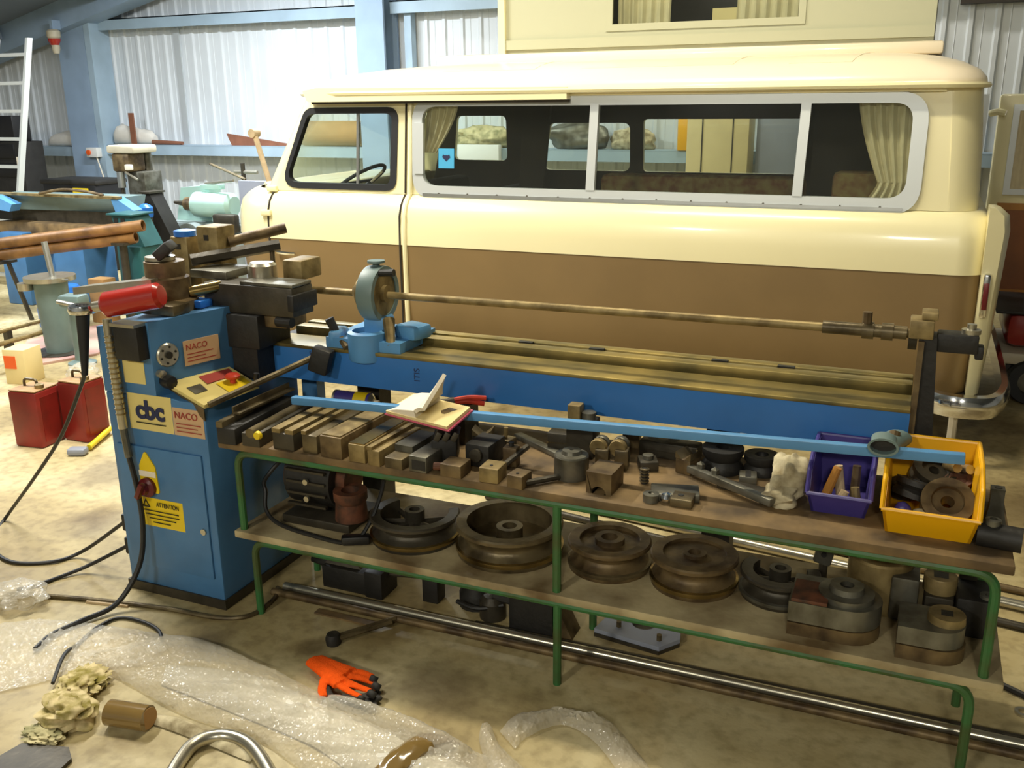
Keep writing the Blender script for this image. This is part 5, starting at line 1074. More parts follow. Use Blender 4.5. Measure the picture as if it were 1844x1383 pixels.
# cables left
tag(B().tube(spline([V(-2.475, 2.19, .805), Py(146, 695, 2.21), Py(110, 785, 2.27), Py(62, 860, 2.36), F(12, 930, .02), F(-15, 975, .008), F(15, 1010, .008), F(90, 1012, .008), F(150, 992, .03), V(-2.50, 2.30, .225)], 8), .007, 8).obj('power_cable', 'cable_black'), 'black cable looping over the floor left of the bender into the upper plug', 'cable')
tag(B().tube(spline([V(-2.50, 2.30, .13), F(160, 1018, .03), F(110, 1038, .008), F(70, 1052, .008), F(30, 1062, .008)], 6), .007, 8).obj('power_cable', 'cable_black'), 'black cable from the lower plug towards the white plastic bag', 'cable')
tag(B().tube(spline([F(292, 1152, .007), F(285, 1135, .007), F(258, 1120, .007), F(215, 1112, .007), F(175, 1130, .007), F(140, 1160, .007), F(115, 1180, .03), F(95, 1230, .12 if False else .02)], 6), .006, 8).obj('thin_cable', 'cable_black'), 'thin black cable with a hooked end lying on the plastic film', 'cable')
# tall foot pedal cone on its cable
t = thing('hose_cone', 'black tapered rubber boot hanging from the chrome fitting of the red ram', 'boot', (-2.46, 2.19, .62))
B().cyl((-2.452, 2.195, 1.005), (-2.475, 2.19, .80), .022, .010, 14).obj('boot', 'rubber', t)
B().cyl((-2.451, 2.195, 1.005), (-2.450, 2.196, 1.02), .02, seg=12).obj('boot_collar', 'steel_black', t)
# ---- orange glove
def glove(name, label, wrist, palm, fingers, r, m_main, loc, tipm=None, thick=.5):
    o = B()
    for chain, rad in fingers: o.tube(spline(chain, 4), rad[0], 10, rad=[rad[0] + (rad[1] - rad[0]) * k / (4 * (len(chain) - 1)) for k in range(4 * (len(chain) - 1) + 1)])
    for chain, rad in palm: o.tube(spline(chain, 4), rad[0], 14, rad=[rad[0] + (rad[1] - rad[0]) * k / (4 * (len(chain) - 1)) for k in range(4 * (len(chain) - 1) + 1)])
    zc = loc[2]
    for v in o.bm.verts: v.co.z = loc[2] + max(0.0, (v.co.z - loc[2]) * thick + .008)
    ob = o.obj(name, m_main, None, ang=180)
    rm = ob.modifiers.new('weld', 'REMESH'); rm.mode = 'VOXEL'; rm.voxel_size = .0035
    sm = ob.modifiers.new('soft', 'SMOOTH'); sm.iterations = 4; sm.factor = .5
    return ob
W0, K = F(575, 1195, .02), F(625, 1225, .02)
def G(px, py, z=.022): return F(px, py, z)
palm = [([G(562, 1192), G(585, 1208), G(612, 1228)], (.026, .034)), ([G(572, 1190), G(600, 1204), G(630, 1217)], (.022, .030)), ([G(590, 1215), G(615, 1235)], (.026, .028))]
fing = [([G(628, 1212), G(652, 1214), G(672, 1222)], (.013, .011)), ([G(630, 1220), G(655, 1226), G(677, 1234)], (.0135, .011)), ([G(622, 1230), G(645, 1240), G(668, 1248)], (.0135, .011)), ([G(612, 1238), G(632, 1250), G(650, 1258)], (.013, .010)), ([G(585, 1225), G(580, 1245), G(583, 1258)], (.015, .012))]
gl = glove('work_glove', '', None, palm, fing, 0, 'orange_knit', (0, 0, .018))
tag(gl, 'bright orange knitted work glove lying on the floor in front of the rack', 'glove', 'work gloves')
def tip(px0, py0, px1, py1, r): return B().tube([G(px0, py0, .036), (G(px0, py0, .036) + G(px1, py1, .033)) / 2, G(px1, py1, .030)], r, 10).obj('rubber_tip', 'glove_black', gl, ang=180)
for a in ((668, 1221, 679, 1226, .0105), (673, 1233, 684, 1240, .0105), (664, 1247, 676, 1254, .0105), (646, 1257, 656, 1262, .010)): tip(*a)
palm2 = [([G(588, 1228, .01), G(592, 1255, .01), G(620, 1270, .01)], (.014, .014)), ([G(615, 1262, .01), G(645, 1268, .01)], (.022, .02))]
fing2 = [([G(640, 1258, .01), G(668, 1256, .01), G(684, 1248, .01)], (.013, .011)), ([G(640, 1266, .01), G(668, 1266, .01), G(686, 1258, .01)], (.013, .011)), ([G(635, 1272, .01), G(660, 1275, .01), G(680, 1272, .01)], (.012, .011))]
gl2 = glove('work_glove', '', None, palm2, fing2, 0, 'glove_black', (0, 0, 0.0), thick=.7)
tag(gl2, 'black rubber palmed glove lying under the orange one', 'glove', 'work gloves')
# ---- plastic wrap, rags, bag, bent tube in the foreground
def sheetmesh(pts_l, pts_r, hgt, seed, nu=60, nv_=22, rough=.010, th=.002):
    """crumpled film lying on the floor between two floor polylines, bulging up"""
    rnd = random.Random(seed); L_, R_ = spline(pts_l, 10), spline(pts_r, 10)
    ph = [(rnd.uniform(2, 16), rnd.uniform(1, 9), rnd.uniform(0, 6.28)) for _ in range(10)]
    def at_(P, u): x = u * (len(P) - 1); i = min(int(x), len(P) - 2); return P[i].lerp(P[i + 1], x - i)
    def f(u, v):
        p = at_(L_, u).lerp(at_(R_, u), v)
        n = sum(math.sin(a * 6.28 * u * .6 + b * 3.1 * v + c) for a, b, c in ph) / 5
        n += .8 * sum(1 - 2 * abs(math.sin(a * 9 * u + b * 4.3 * v * (1 if i % 2 else -1) + 2 * c)) for i, (a, b, c) in enumerate(ph[:5])) / 4
        e = (math.sin(math.pi * v) ** .6) * (math.sin(math.pi * min(1, max(0, u * 1.0 + .0))) ** .25 if 0 < u < 1 else 0)
        z = hgt(u, v) * e + rough * n * e + .004 + rough * .3 * abs(n)
        return V(p.x, p.y, max(.003, z))
    return B().grid(f, nu, nv_)
wrap = thing('bubble_wrap_roll', 'long bundle wrapped in bubble plastic lying across the foreground floor', 'wrap', F(520, 1290))
sheetmesh([F(190, 1185), F(330, 1150), F(480, 1205), F(600, 1265), F(720, 1310), F(850, 1355), F(960, 1400)], [F(160, 1195), F(240, 1240), F(330, 1290), F(470, 1340), F(560, 1400), F(680, 1440), F(760, 1480)], lambda u, v: .062 * (1 - .25 * u), 4, 150, 44, .012).obj('film', 'plastic_film', wrap, ang=60)
sheetmesh([F(300, 1200), F(470, 1225), F(600, 1285), F(720, 1330), F(900, 1410)], [F(290, 1235), F(430, 1290), F(560, 1345), F(640, 1400), F(700, 1440)], lambda u, v: .046, 9, 50, 14, .008).obj('wrapped_core', 'bag_white', wrap, ang=60)
tp = sheetmesh([F(775, 1322), F(800, 1330), F(830, 1340)], [F(640, 1425), F(665, 1436), F(690, 1448)], lambda u, v: .058, 2, 10, 24, .003).obj('brown_tape', 'tape_brown', wrap)
tp2 = sheetmesh([F(600, 1262), F(720, 1308), F(860, 1360)], [F(570, 1290), F(690, 1340), F(830, 1395)], lambda u, v: .072, 3, 40, 10, .004).obj('folded_edge', 'plastic_film', wrap, ang=60)
tag(sheetmesh([F(-40, 1130), F(80, 1118), F(200, 1130), F(330, 1150)], [F(-60, 1260), F(60, 1235), F(150, 1210), F(260, 1200)], lambda u, v: .016, 7, 90, 34, .010).obj('plastic_sheet', 'plastic_film', ang=60), 'flat crumpled clear plastic sheet on the floor at the left edge', 'plastic sheet')
tag(sheetmesh([F(270, 1285), F(330, 1300), F(400, 1328), F(470, 1350)], [F(262, 1302), F(320, 1322), F(390, 1350), F(450, 1375)], lambda u, v: .018, 12, 30, 8, .003).obj('wrapped_strip', 'rag_grey', ang=60), 'narrow wrapped strip pointing at the bent steel tube', 'strip')
o = sheetmesh([F(868, 1308), F(885, 1312), F(900, 1345), F(960, 1400)], [F(862, 1330), F(866, 1350), F(880, 1390), F(900, 1430)], lambda u, v: .03, 21, 24, 10, .006).obj('plastic_strip', 'plastic_film', ang=60); tag(o, 'pointed strip of clear plastic at the bottom edge left of the looped one', 'plastic strip')
o = sheetmesh([F(900, 1320), F(930, 1292), F(1010, 1285), F(1090, 1300), F(1130, 1335), F(1180, 1400)], [F(928, 1352), F(950, 1330), F(1010, 1308), F(1060, 1330), F(1100, 1375), F(1130, 1430)], lambda u, v: .028, 25, 60, 12, .009).obj('plastic_strip', 'plastic_film', ang=60); tag(o, 'looped strip of clear plastic at the bottom edge of the floor', 'plastic strip')
c = F(125, 1300); t = thing('rag', 'crumpled cream and green printed rag in the left foreground', 'rag', c)
blob((c.x, c.y, 0), (.075, .06, .075), 31, .45, 60, 36, 'rag_print', 'cloth', t, freq=9); c2 = F(150, 1240); blob((c2.x, c2.y, 0), (.06, .07, .05), 33, .4, 54, 32, 'rag_print', 'cloth_fold', t, freq=9); c3 = F(80, 1330); blob((c3.x, c3.y, 0), (.055, .035, .03), 35, .4, 50, 26, 'rag_cloth', 'cloth_fold', t, freq=8)
ph_ = [F(195, 1300), F(262, 1302), F(272, 1262), F(200, 1258)]
t = thing('tape_roll', 'shiny brown tape wound on the end of the wrapped strip', 'tape', F(235, 1300))
B().cyl(F(205, 1285, .035) + V(-.015, 0, 0), F(262, 1292, .035) + V(.01, 0, 0), .036, seg=24).obj('winding', 'tape_brown', t)
B().cyl(F(262, 1292, .035) + V(.01, 0, 0), F(262, 1292, .035) + V(.013, 0, 0), .03, seg=20).obj('end_face', 'cardboard', t)
c = F(35, 1085); tag(blob((c.x, c.y, 0), (.10, .075, .075), 41, .25, 30, 18, 'plastic_film', 'plastic_bag', freq=4), 'crumpled white plastic bag on the floor at the left edge', 'bag')
tag(B().prism([F(-30, 1385), F(40, 1345), F(125, 1300 + 52), F(130, 1372), F(90, 1410), F(-30, 1440)], (0, 0, .012)).obj('scrap_plate', 'steel_dark'), 'dark scrap plate in the bottom left corner', 'plate')
ub = [F(285, 1440, .02), F(322, 1372, .02), F(352, 1338, .02), F(398, 1325, .02), F(440, 1335, .02), F(470, 1365, .02), F(505, 1430, .02)]
tag(B().tube(spline(ub, 8), .0185, 18).obj('bent_tube', 'steel_bright'), 'bent steel tube bow at the bottom edge, left foreground', 'tube')
# ---- red fuel cans, yellow tool, box
def fuel_can(label, cx_, cy_, rz, w_, d_, h):
    t = thing('fuel_can', label, 'can', (cx_, cy_, 0), 'red metal cans on the floor'); R_ = Matrix.Rotation(rz, 3, 'Z'); c = V(cx_, cy_, 0)
    B().box(c + V(0, 0, h / 2), (w_, d_, h), R_, .012).obj('body', 'can_red', t)
    B().box(c + V(0, 0, h + .004), (w_ * .94, d_ * .94, .008), R_, .003).obj('top', 'can_top', t)
    B().tube(arcpts([c + R_ @ V(-w_ * .3, 0, h), c + R_ @ V(-w_ * .3, 0, h + .045), c + R_ @ V(w_ * .15, 0, h + .045), c + R_ @ V(w_ * .15, 0, h)], .02), .007, 8).obj('handle', 'steel_oily', t)
    B().lathe(c + R_ @ V(w_ * .32, -d_ * .1, h + .005), [(0, 0), (.022, 0), (.022, .022), (.014, .026), (0, .026)], 14).obj('cap', 'steel_tan', t)
    for s in (-1, 1): B().box(c + R_ @ V(s * w_ * .5, 0, h * .5), (.004, d_ * .7, h * .8), R_).obj('side_panel', 'can_top' if s < 0 else 'can_red', t)
fuel_can('red metal can at the left edge, nearer the camera', F(52, 805).x, F(52, 805).y + .08, .12, .17, .17, .29); fuel_can('red metal can next to the bender, behind the other can', F(137, 795).x, F(137, 795).y + .08, .0, .16, .16, .31)
t = thing('file_tool', 'yellow handled tool with blue grey head on the floor by the cans', 'tool', F(150, 815)); B().cyl(F(160, 806, .02), F(200, 770, .03), .014, seg=12).obj('handle', 'hose_yellow', t); B().box(F(140, 812, .02), (.09, .06, .035), (0, 0, .4), .012).obj('head', 'panel_grey', t)
t = thing('carton', 'small orange and cream carton behind the red cans', 'carton', F(28, 692)); c = F(28, 692); B().box((c.x, c.y + .08, .11), (.15, .16, .22), (0, 0, .2), .004).obj('box', 'cream_panel', t); B().box((c.x - .01, c.y - .005, .14), (.08, .004, .08), (0, 0, .2)).obj('printed_panel', 'orange_plastic', t)
tag(blob((F(152, 690).x, F(152, 690).y, 0), (.10, .09, .13), 51, .3, 22, 14, 'plastic_film', 'plastic_bag', freq=4), 'small clear plastic bag behind the red cans', 'bag')
# pink sheet, rods on the floor behind
tag(B().prism([F(20, 668), F(50, 615), F(190, 585), F(240, 600), F(175, 640)], (0, 0, .015)).obj('pink_board', 'pink_sheet'), 'faded pink board lying flat on the floor behind the red cans', 'board')
for i, (a, b, lab) in enumerate((((0, 597), (118, 566), 'upper one of two tan rods behind the red cans'), ((0, 620), (130, 583), 'lower one of two tan rods behind the red cans'))):
    t = thing('tan_rod', lab, 'rod', F(60, 640), 'tan rods behind the cans')
    q0, q1 = F(*a, .20 - .04 * i), F(*b, .20 - .04 * i); q0 = q0 + (q0 - q1) * .2
    B().cyl(q0, q1, .016, seg=10).obj('rod', 'steel_tan', t)
    for s in (.25, .85):
        q = q0.lerp(q1, s); B().b2(q.x - .02, q.x + .02, q.y - .02, q.y + .02, 0, q.z - .01).obj('support', 'steel_dark', t)
# green-grey roller post
t = thing('roller_stand', 'grey green upright stand left of the bender head', 'stand', (-5.0, 4.45, 0))
px_ = Py(147, 640, 4.45).x
B().cyl((px_, 4.45, .03), (px_, 4.45, .40), .042, seg=16).obj('post', 'greygreen', t); B().lathe((px_, 4.45, 0), [(0, 0), (.09, 0), (.09, .012), (.042, .03), (0, .03)], 20).obj('foot', 'greygreen', t)
B().box((px_, 4.45, .43), (.16, .12, .08), (0, 0, .2), .02).obj('head', 'greygreen', t); B().cyl((px_ - .06, 4.38, .43), (px_ + .12, 4.36, .42), .016, seg=10).obj('hook', 'steel_bright', t)
# ================================================================ background machines, left
# pipes on teal stand
t = thing('pipe_stand', 'teal stand holding the copper coloured pipes behind the bender head', 'stand', (-5.45, 5.75, 0))
B().b2(-5.74, -5.50, 5.55, 5.80, 0, .60, .01).obj('pedestal', 'teal_paint', t); B().loft([[(-5.70, 5.58, .60), (-5.48, 5.58, .60), (-5.48, 5.78, .60), (-5.70, 5.78, .60)], [(-5.79, 5.58, .83), (-5.60, 5.58, .83), (-5.60, 5.78, .83), (-5.79, 5.78, .83)]]).obj('neck', 'teal_paint', t); B().b2(-5.82, -5.56, 5.56, 5.80, .83, .845, .005).obj('top_plate', 'teal_paint', t)
for x in (-5.76, -5.69): B().b2(x, x + .04, 5.575, 5.582, .76, .81).obj('slot', 'steel_black', t)
for i, (a, b, lab) in enumerate((((-20, 441), (258, 406), 'upper of two orange brown pipes reaching to the teal stand'), ((-20, 462), (245, 427), 'lower of two orange brown pipes reaching to the teal stand'))):
    q0, q1 = Py(*a, 5.1), Py(*b, 5.5); tag(B().pipe(q0, q1, .043, .036).obj('brown_pipe', 'copper_pipe'), lab, 'pipe', 'orange brown pipes')
c0 = Py(245, 427, 5.5); c1 = Py(-20, 462, 5.1)
t = thing('pipe_trestle', 'dark trestle under the near end of the orange brown pipes at the left edge', 'trestle', (c1.x + .1, 5.12, 0))
for dy_ in (-.12, .12): B().cyl((c1.x + .1, 5.12 + dy_ * 1.6, 0), (c1.x + .1, 5.12 + dy_ * .5, c1.z - .05), .018, seg=8).obj('leg', 'steel_dark', t)
B().b2(c1.x + .07, c1.x + .13, 5.0, 5.24, c1.z - .055, c1.z - .036).obj('top_bar', 'steel_dark', t)
t = thing('pipe_rest', 'dark post under the far end of the orange brown pipes before the teal stand', 'post', (c0.x - .1, 5.46, 0))
B().cyl((c0.x - .1, 5.46, 0), (c0.x - .1, 5.46, c0.z - .055), .03, seg=12).obj('post', 'steel_dark', t); B().b2(c0.x - .16, c0.x - .04, 5.40, 5.53, c0.z - .058, c0.z - .038).obj('saddle', 'steel_dark', t)
t = thing('pipe_machine', 'old blue pipe machine with dark trough at the left edge', 'machine', (-6.2, 5.7, 0))
B().loft([[(-7.1, 5.6, .80), (-5.74, 5.72, .80), (-5.74, 5.85, .80), (-7.1, 5.75, .80)], [(-7.1, 5.55, .93), (-5.74, 5.68, .93), (-5.74, 5.90, .93), (-7.1, 5.80, .93)]]).obj('trough', 'greygreen', t)
B().b2(-7.1, -5.7, 5.54, 5.60, .925, .945).obj('trough_edge', 'steel_tan', t)
B().b2(-7.05, -5.75, 5.66, 5.8, .70, .80).obj('under_beam', 'steel_dark', t); B().b2(-7.0, -6.72, 5.45, 5.85, 0, .62, .01).obj('leg', 'machine_blue', t); B().b2(-6.45, -6.1, 5.5, 5.85, 0, .58, .02).obj('leg', 'machine_blue', t); B().b2(-7.1, -5.9, 5.55, 5.8, .58, .70, .01).obj('bed', 'shelf_board', t)
B().prism([V(-7.1, 5.45, .82), V(-6.82, 5.45, .80), V(-6.78, 5.45, .86), V(-6.98, 5.45, .93), V(-7.1, 5.45, .93)], (0, .1, 0)).obj('end_shield', 'bar_blue', t); B().prism([V(-5.78, 5.55, .94), V(-5.74, 5.55, .94), V(-5.55, 5.55, .84), V(-5.74, 5.55, .82)], (0, .1, 0)).obj('end_shield', 'bar_blue', t)
t.location.y += .27; t.location.x -= .24
tag(B().tube(spline([(-6.75, 5.78, .952), (-6.5, 5.79, .99), (-6.25, 5.80, .98), (-6.1, 5.83, .952)], 6), .012, 8).obj('bent_rod', 'steel_brown'), 'thin bowed rod lying on the dark trough', 'rod')
c = Py(172, 482, 5.0); t = thing('drum_table', 'low round topped metal stand in front of the brown pipes', 'stand', (c.x, 5.0, 0))
B().cyl((c.x, 4.6, c.z - .02), (c.x, 4.6, c.z + .01), .165, seg=28).obj('top', 'steel_bright', t); B().cyl((c.x, 4.6, .02), (c.x, 4.6, c.z - .02), .09, .11, 20).obj('drum', 'greygreen', t); B().cyl((c.x - .12, 4.5, c.z - .08), (c.x - .12, 4.5, c.z - .03), .05, seg=14).obj('tin', 'steel_bright', t); B().cyl((c.x + .03, 4.6, c.z), (c.x + .0, 4.6, c.z + .24), .02, seg=10).obj('spindle', 'alu', t); B().cyl((c.x, 4.6, 0), (c.x, 4.6, .02), .18, seg=20).obj('base', 'steel_dark', t); B().cyl((c.x + .1, 4.6, c.z - .012), (c.x + .22, 4.56, c.z), .008, seg=8).obj('handle', 'alu', t)
c = Py(106, 520, 5.2); t = thing('blue_drum', 'bright blue plastic drum behind the grey green stand', 'drum', (c.x, 5.2, 0)); B().lathe((c.x, 5.2, 0), [(0, 0), (.15, 0), (.17, .03), (.17, .16), (.165, .18), (.17, .2), (.17, c.z - .02), (.14, c.z + .02), (0, c.z + .025)], 28).obj('body', 'drum_blue', t); B().ring_lathe((c.x, 5.17, c.z + .02), (0, 0, 1), [(.03, 0), (.05, 0), (.05, .02), (.03, .02)], 18, closed=True).obj('neck', 'drum_blue', t)
tag(B().b2(Py(85, 480, 5.0).x - .08, Py(85, 480, 5.0).x + .08, 5.42, 5.55, 0, Py(85, 492, 5.5).z, .004).obj('cardboard_box', 'cardboard'), 'small upright cardboard box behind the blue drum', 'box')
# ladder
t = thing('ladder', 'aluminium ladder leaning in the left corner', 'ladder', (-7.75, 6.5, 0))
lt_, lbm = Py(45, 68, 6.75), V(-7.98, 6.35, 0)
for dx_ in (0, -.42): B().prism([lbm + V(dx_, 0, 0), lbm + V(dx_ + .028, 0, 0), lt_ + V(dx_ + .028, 0, 0), lt_ + V(dx_, 0, 0)], (0, .06, 0)).obj('rail', 'ladder_alu', t)
for k in range(9):
    q = lbm.lerp(lt_, .04 + k * .112); B().box(q + V(-.20, .03, 0), (.42, .035, .03), (0, 0, 0)).obj('rung', 'ladder_alu', t)
# black cabinets
t = thing('tool_cabinet', 'black steel cabinet behind the ladder', 'cabinet', (-9.0, 7.8, 0))
B().b2(-9.9, -9.05, 7.6, 7.9, 0, 1.28, .01).obj('body', 'steel_black', t); B().b2(-9.9, -9.15, 7.62, 7.85, 1.28, 1.55, .01).obj('upper_box', 'black_plastic', t)
for z in (.9, 1.1): B().b2(-9.8, -9.15, 7.59, 7.6, z, z + .15, .004).obj('drawer', 'black_plastic', t)
tag(B().b2(-8.66, -8.60, 7.55, 7.57, .95, 1.12).obj('paper_note', 'paper') if False else B().b2(-9.12, -9.04, 7.58, 7.59, .95, 1.12).obj('paper_note', 'paper'), 'white paper hanging on the black cabinet edge', 'paper')
t = thing('tool_chest', 'low black tool chest with yellow label beside the column', 'chest', (-8.2, 7.3, 0)); B().b2(-8.35, -7.62, 7.2, 7.6, 0, .90, .02).obj('body', 'black_plastic', t); B().b2(-8.37, -7.60, 7.19, 7.61, .88, .93, .015).obj('lid', 'steel_black', t); B().b2(-7.92, -7.72, 7.185, 7.2, .80, .85).obj('yellow_label', 'sign_yellow', t); B().b2(-7.76, -7.66, 7.185, 7.2, .74, .79).obj('brown_label', 'rust', t)
# column items
t = thing('isolator_switch', 'white switch box with orange knob on the blue column', 'switch', (-9.1, 8.68, 1.06)); B().b2(-9.20, -9.03, 8.62, 8.70, 1.06, 1.17, .006).obj('box', 'lamp_body', t); B().cyl((-9.15, 8.62, 1.115), (-9.15, 8.60, 1.115), .03, seg=16).obj('knob', 'orange_plastic', t); B().tube(spline([(-9.08, 8.66, 1.06), (-8.97, 8.6, .9), (-8.8, 8.5, .7), (-8.7, 8.5, .5)], 5), .008, 6).obj('cord', 'paper', t)
t = thing('siren', 'red and white sounder hanging from the sloping rafter at the left', 'siren', (-9.27, 8.45, 2.24)); sx, sy, sz = -9.27, 8.45, 2.24
B().lathe((sx, sy, sz + .14), [(0, 0), (.06, 0), (.075, .02), (.075, .08), (.05, .10), (0, .10)], 18).obj('cap', 'beige_paint', t); B().lathe((sx, sy, sz + .07), [(0, 0), (.045, 0), (.068, .05), (.068, .07), (0, .07)], 18).obj('lens', 'red_paint', t); B().lathe((sx + .01, sy, sz - .02), [(0, 0), (.032, 0), (.045, .05), (.045, .09), (0, .09)], 18).obj('bell', 'beige_paint', t); B().b2(sx - .02, sx + .02, sy - .02, 8.548, sz + .24, sz + .34).obj('bracket', 'frame_blue', t)
# things lying on the wall rail
def onrail(px, y=8.86): return Py(px, 262, y).x
GW = 'things on the wall rail'
rz_ = 1.17
def bundle(x0, x1, y, z0, r0, r1, seed):
    rnd = random.Random(seed); L_ = []
    for i in range(13):
        u = i / 12; r = (r0 + (r1 - r0) * u) * (.25 if i in (0,) else .8 if i in (1, 12) else 1); ph0 = rnd.uniform(-.25, .25)
        L_.append([V(x0 + (x1 - x0) * u, y + r * .8 * math.cos(a), z0 + max(.002, r * (.9 + math.sin(a)) * (1 + .06 * math.sin(5 * a + ph0 * 9)))) for a in [2 * math.pi * k / 20 for k in range(20)]])
    return B().loft(L_).obj('cloth_bundle', 'white_cloth', ang=60)
tag(bundle(-10.05, -9.52, 8.86, 1.172, .06, .11, 61), 'white cloth bundle on the wall rail left of the blue column', 'cloth')
tag(bundle(-8.97, -8.36, 8.88, 1.202, .13, .075, 63), 'fat white cloth bundle on the wall rail right of the blue column', 'cloth')
tag(B().cyl((-8.34, 8.82, 1.23), (-7.90, 8.82, 1.222), .028, .02, 12).obj('wood_pole', 'wood_red'), 'reddish wooden pole lying on the wall rail beside the white bundle', 'pole')
tag(B().b2(-8.60, -8.53, 8.745, 8.765, 1.202, 1.56).obj('upright_board', 'wood_red'), 'short upright brown board standing on the wall rail', 'board')
tag(B().prism([V(-7.22, 8.84, 1.202), V(-6.4, 8.84, 1.202), V(-6.5, 8.84, 1.23), V(-7.28, 8.84, 1.33)], (0, .03, 0)).obj('dark_board', 'wood_red'), 'dark wedge shaped board lying on the wall rail near the van nose', 'board')
tag(B().cyl((-6.25, 8.87, 1.335), (-5.5, 8.87, 1.335), .13, seg=24).obj('cardboard_roll', 'cardboard'), 'thick cardboard roll on the wall rail seen through the driver window', 'roll')
tag(B().b2(-4.30, -3.85, 8.66, 8.73, .98, 1.24, .005).obj('white_box', 'lamp_body'), 'white box on the far wall seen through the front of the long window', 'box')
tag(blob((-4.1, 8.86, 1.202), (.3, .09, .22), 71, .4, 24, 14, 'rag_cloth', 'tool_heap', freq=4), 'heap of tools on the wall rail seen through the van', 'heap')
tag(blob((-3.1, 8.86, 1.202), (.32, .09, .26), 73, .25, 24, 14, 'steel_grey', 'grey_sack', freq=2), 'grey sack on the wall rail seen through the middle of the van', 'sack')
tag(blob((-2.55, 8.86, 1.202), (.22, .09, .2), 75, .25, 24, 14, 'rag_grey', 'pale_sack', freq=2), 'pale sack on the wall rail seen through the middle of the van', 'sack')
tag(B().b2(-2.10, -1.95, 8.72, 8.82, 1.202, 1.50, .005).obj('yellow_box', 'yellow_plastic'), 'bright yellow box on the wall rail seen through the van', 'box')
t = thing('cream_locker', 'tall cream steel locker against the far wall seen through the van', 'locker', (-1.66, 8.5, 0)); B().b2(-1.93, -1.40, 8.35, 8.65, 0, 1.75, .01).obj('body', 'cream_panel', t); B().b2(-1.80, -1.79, 8.345, 8.35, .1, 1.7).obj('door_gap', 'steel_black', t); B().b2(-1.54, -1.53, 8.345, 8.35, .1, 1.7).obj('door_gap', 'steel_black', t)
tag(B().b2(-1.36, -0.95, 8.5, 8.56, 0, 1.7, .005).obj('grey_sheet', 'panel_grey'), 'grey metal sheet leaning by the cream locker, seen through the van', 'sheet')
# drill press
dx0, dy0 = -6.55, 6.6
t = thing('drill_press', 'beige pillar drill standing by the far wall left of the lathe', 'drill', (dx0, dy0, 0))
B().b2(dx0 - .15, dx0 + .16, dy0 - .10, dy0 + .2, 1.24, 1.31, .02).obj('belt_cover', 'beige_paint', t); B().b2(dx0 - .12, dx0 + .08, dy0 - .08, dy0 + .12, 1.08, 1.24, .02).obj('head', 'steel_brown', t); B().cyl((dx0 + .02, dy0 + .2, 0.03), (dx0 + .02, dy0 + .2, 1.26), .045, seg=16).obj('column', 'steel_grey', t); B().cyl((dx0 - .06, dy0 - .05, .94), (dx0 - .06, dy0 - .05, 1.08), .035, seg=14).obj('quill', 'alu', t); B().cyl((dx0 - .06, dy0 - .05, .84), (dx0 - .06, dy0 - .05, .94), .016, seg=10).obj('chuck', 'steel_dark', t); B().cyl((dx0 - .02, dy0, .78), (dx0 - .02, dy0, .80), .15, seg=20).obj('table', 'steel_grey', t); B().b2(dx0 - .2, dx0 + .2, dy0 - .2, dy0 + .35, 0, .04, .01).obj('foot', 'steel_dark', t); B().b2(dx0 + .08, dx0 + .15, dy0 - .14, dy0 - .10, 1.10, 1.15, .01).obj('handle', 'paper', t); B().cyl((dx0 + .05, dy0 - .1, 1.08), (dx0 + .2, dy0 - .12, 1.02), .01, seg=8).obj('feed_lever', 'steel_bright', t); B().b2(dx0 - .02, dx0 + .18, dy0 - .02, dy0 + .2, .8, 1.08, .01).obj('motor_bracket', 'steel_grey', t)
c = Py(262, 378, 6.05); t = thing('blue_canister', 'small blue canister on a dark post below the pillar drill', 'canister', (c.x - .12, 6.05, 0)); B().cyl((c.x, 6.05, 0), (c.x, 6.05, c.z - .06), .05, seg=12).obj('post', 'steel_dark', t); B().lathe((c.x, 6.05, c.z - .06), [(0, 0), (.055, 0), (.06, .02), (.06, .08), (.04, .10), (.02, .11), (0, .11)], 16).obj('body', 'drum_blue', t)
q = thing('black_hose_stack', 'black sloping chute between the pillar drill and the lathe', 'chute', (-6.0, 6.2, 0)); B().loft([[(-6.10, 6.25, 0), (-5.70, 6.25, 0), (-5.70, 6.4, 0), (-6.10, 6.4, 0)], [(-6.10, 6.25, .55), (-5.82, 6.25, .55), (-5.82, 6.4, .55), (-6.10, 6.4, .55)], [(-6.10, 6.25, .93), (-6.02, 6.25, .93), (-6.02, 6.4, .93), (-6.10, 6.4, .93)]]).obj('body', 'steel_black', q); B().b2(-6.12, -6.00, 6.23, 6.42, .93, .945).obj('rim', 'steel_dark', q)
# mint lathe
lx, ly = -5.75, 6.7
t = thing('lathe', 'mint green lathe behind the bender head', 'lathe', (lx, ly, 0))
B().b2(lx - .45, lx + .4, ly - .1, ly + .35, 0, .55, .02).obj('cabinet', 'lathe_grey', t); B().b2(lx - .5, lx + .45, ly - .05, ly + .3, .55, .64, .01).obj('bed', 'lathe_grey', t)
B().cyl((lx - .16, ly + .0, .80), (lx + .22, ly + .0, .80), .11, seg=26).obj('headstock', 'mint_paint', t); B().cyl((lx + .22, ly, .80), (lx + .25, ly, .80), .11, .08, 26).obj('headstock_cap', 'mint_paint', t); B().cyl((lx - .28, ly, .80), (lx - .16, ly, .80), .06, seg=18).obj('chuck', 'steel_brown', t); B().cyl((lx - .42, ly, .81), (lx - .28, ly, .80), .012, .03, 10).obj('centre', 'steel_dark', t)
B().loft([[(lx - .5, ly + .1, .64), (lx - .1, ly + .1, .64), (lx - .1, ly + .25, .64), (lx - .5, ly + .25, .64)], [(lx - .42, ly + .1, .93), (lx - .1, ly + .1, .96), (lx - .1, ly + .25, .96), (lx - .42, ly + .25, .93)]]).obj('gear_cover', 'mint_paint', t)
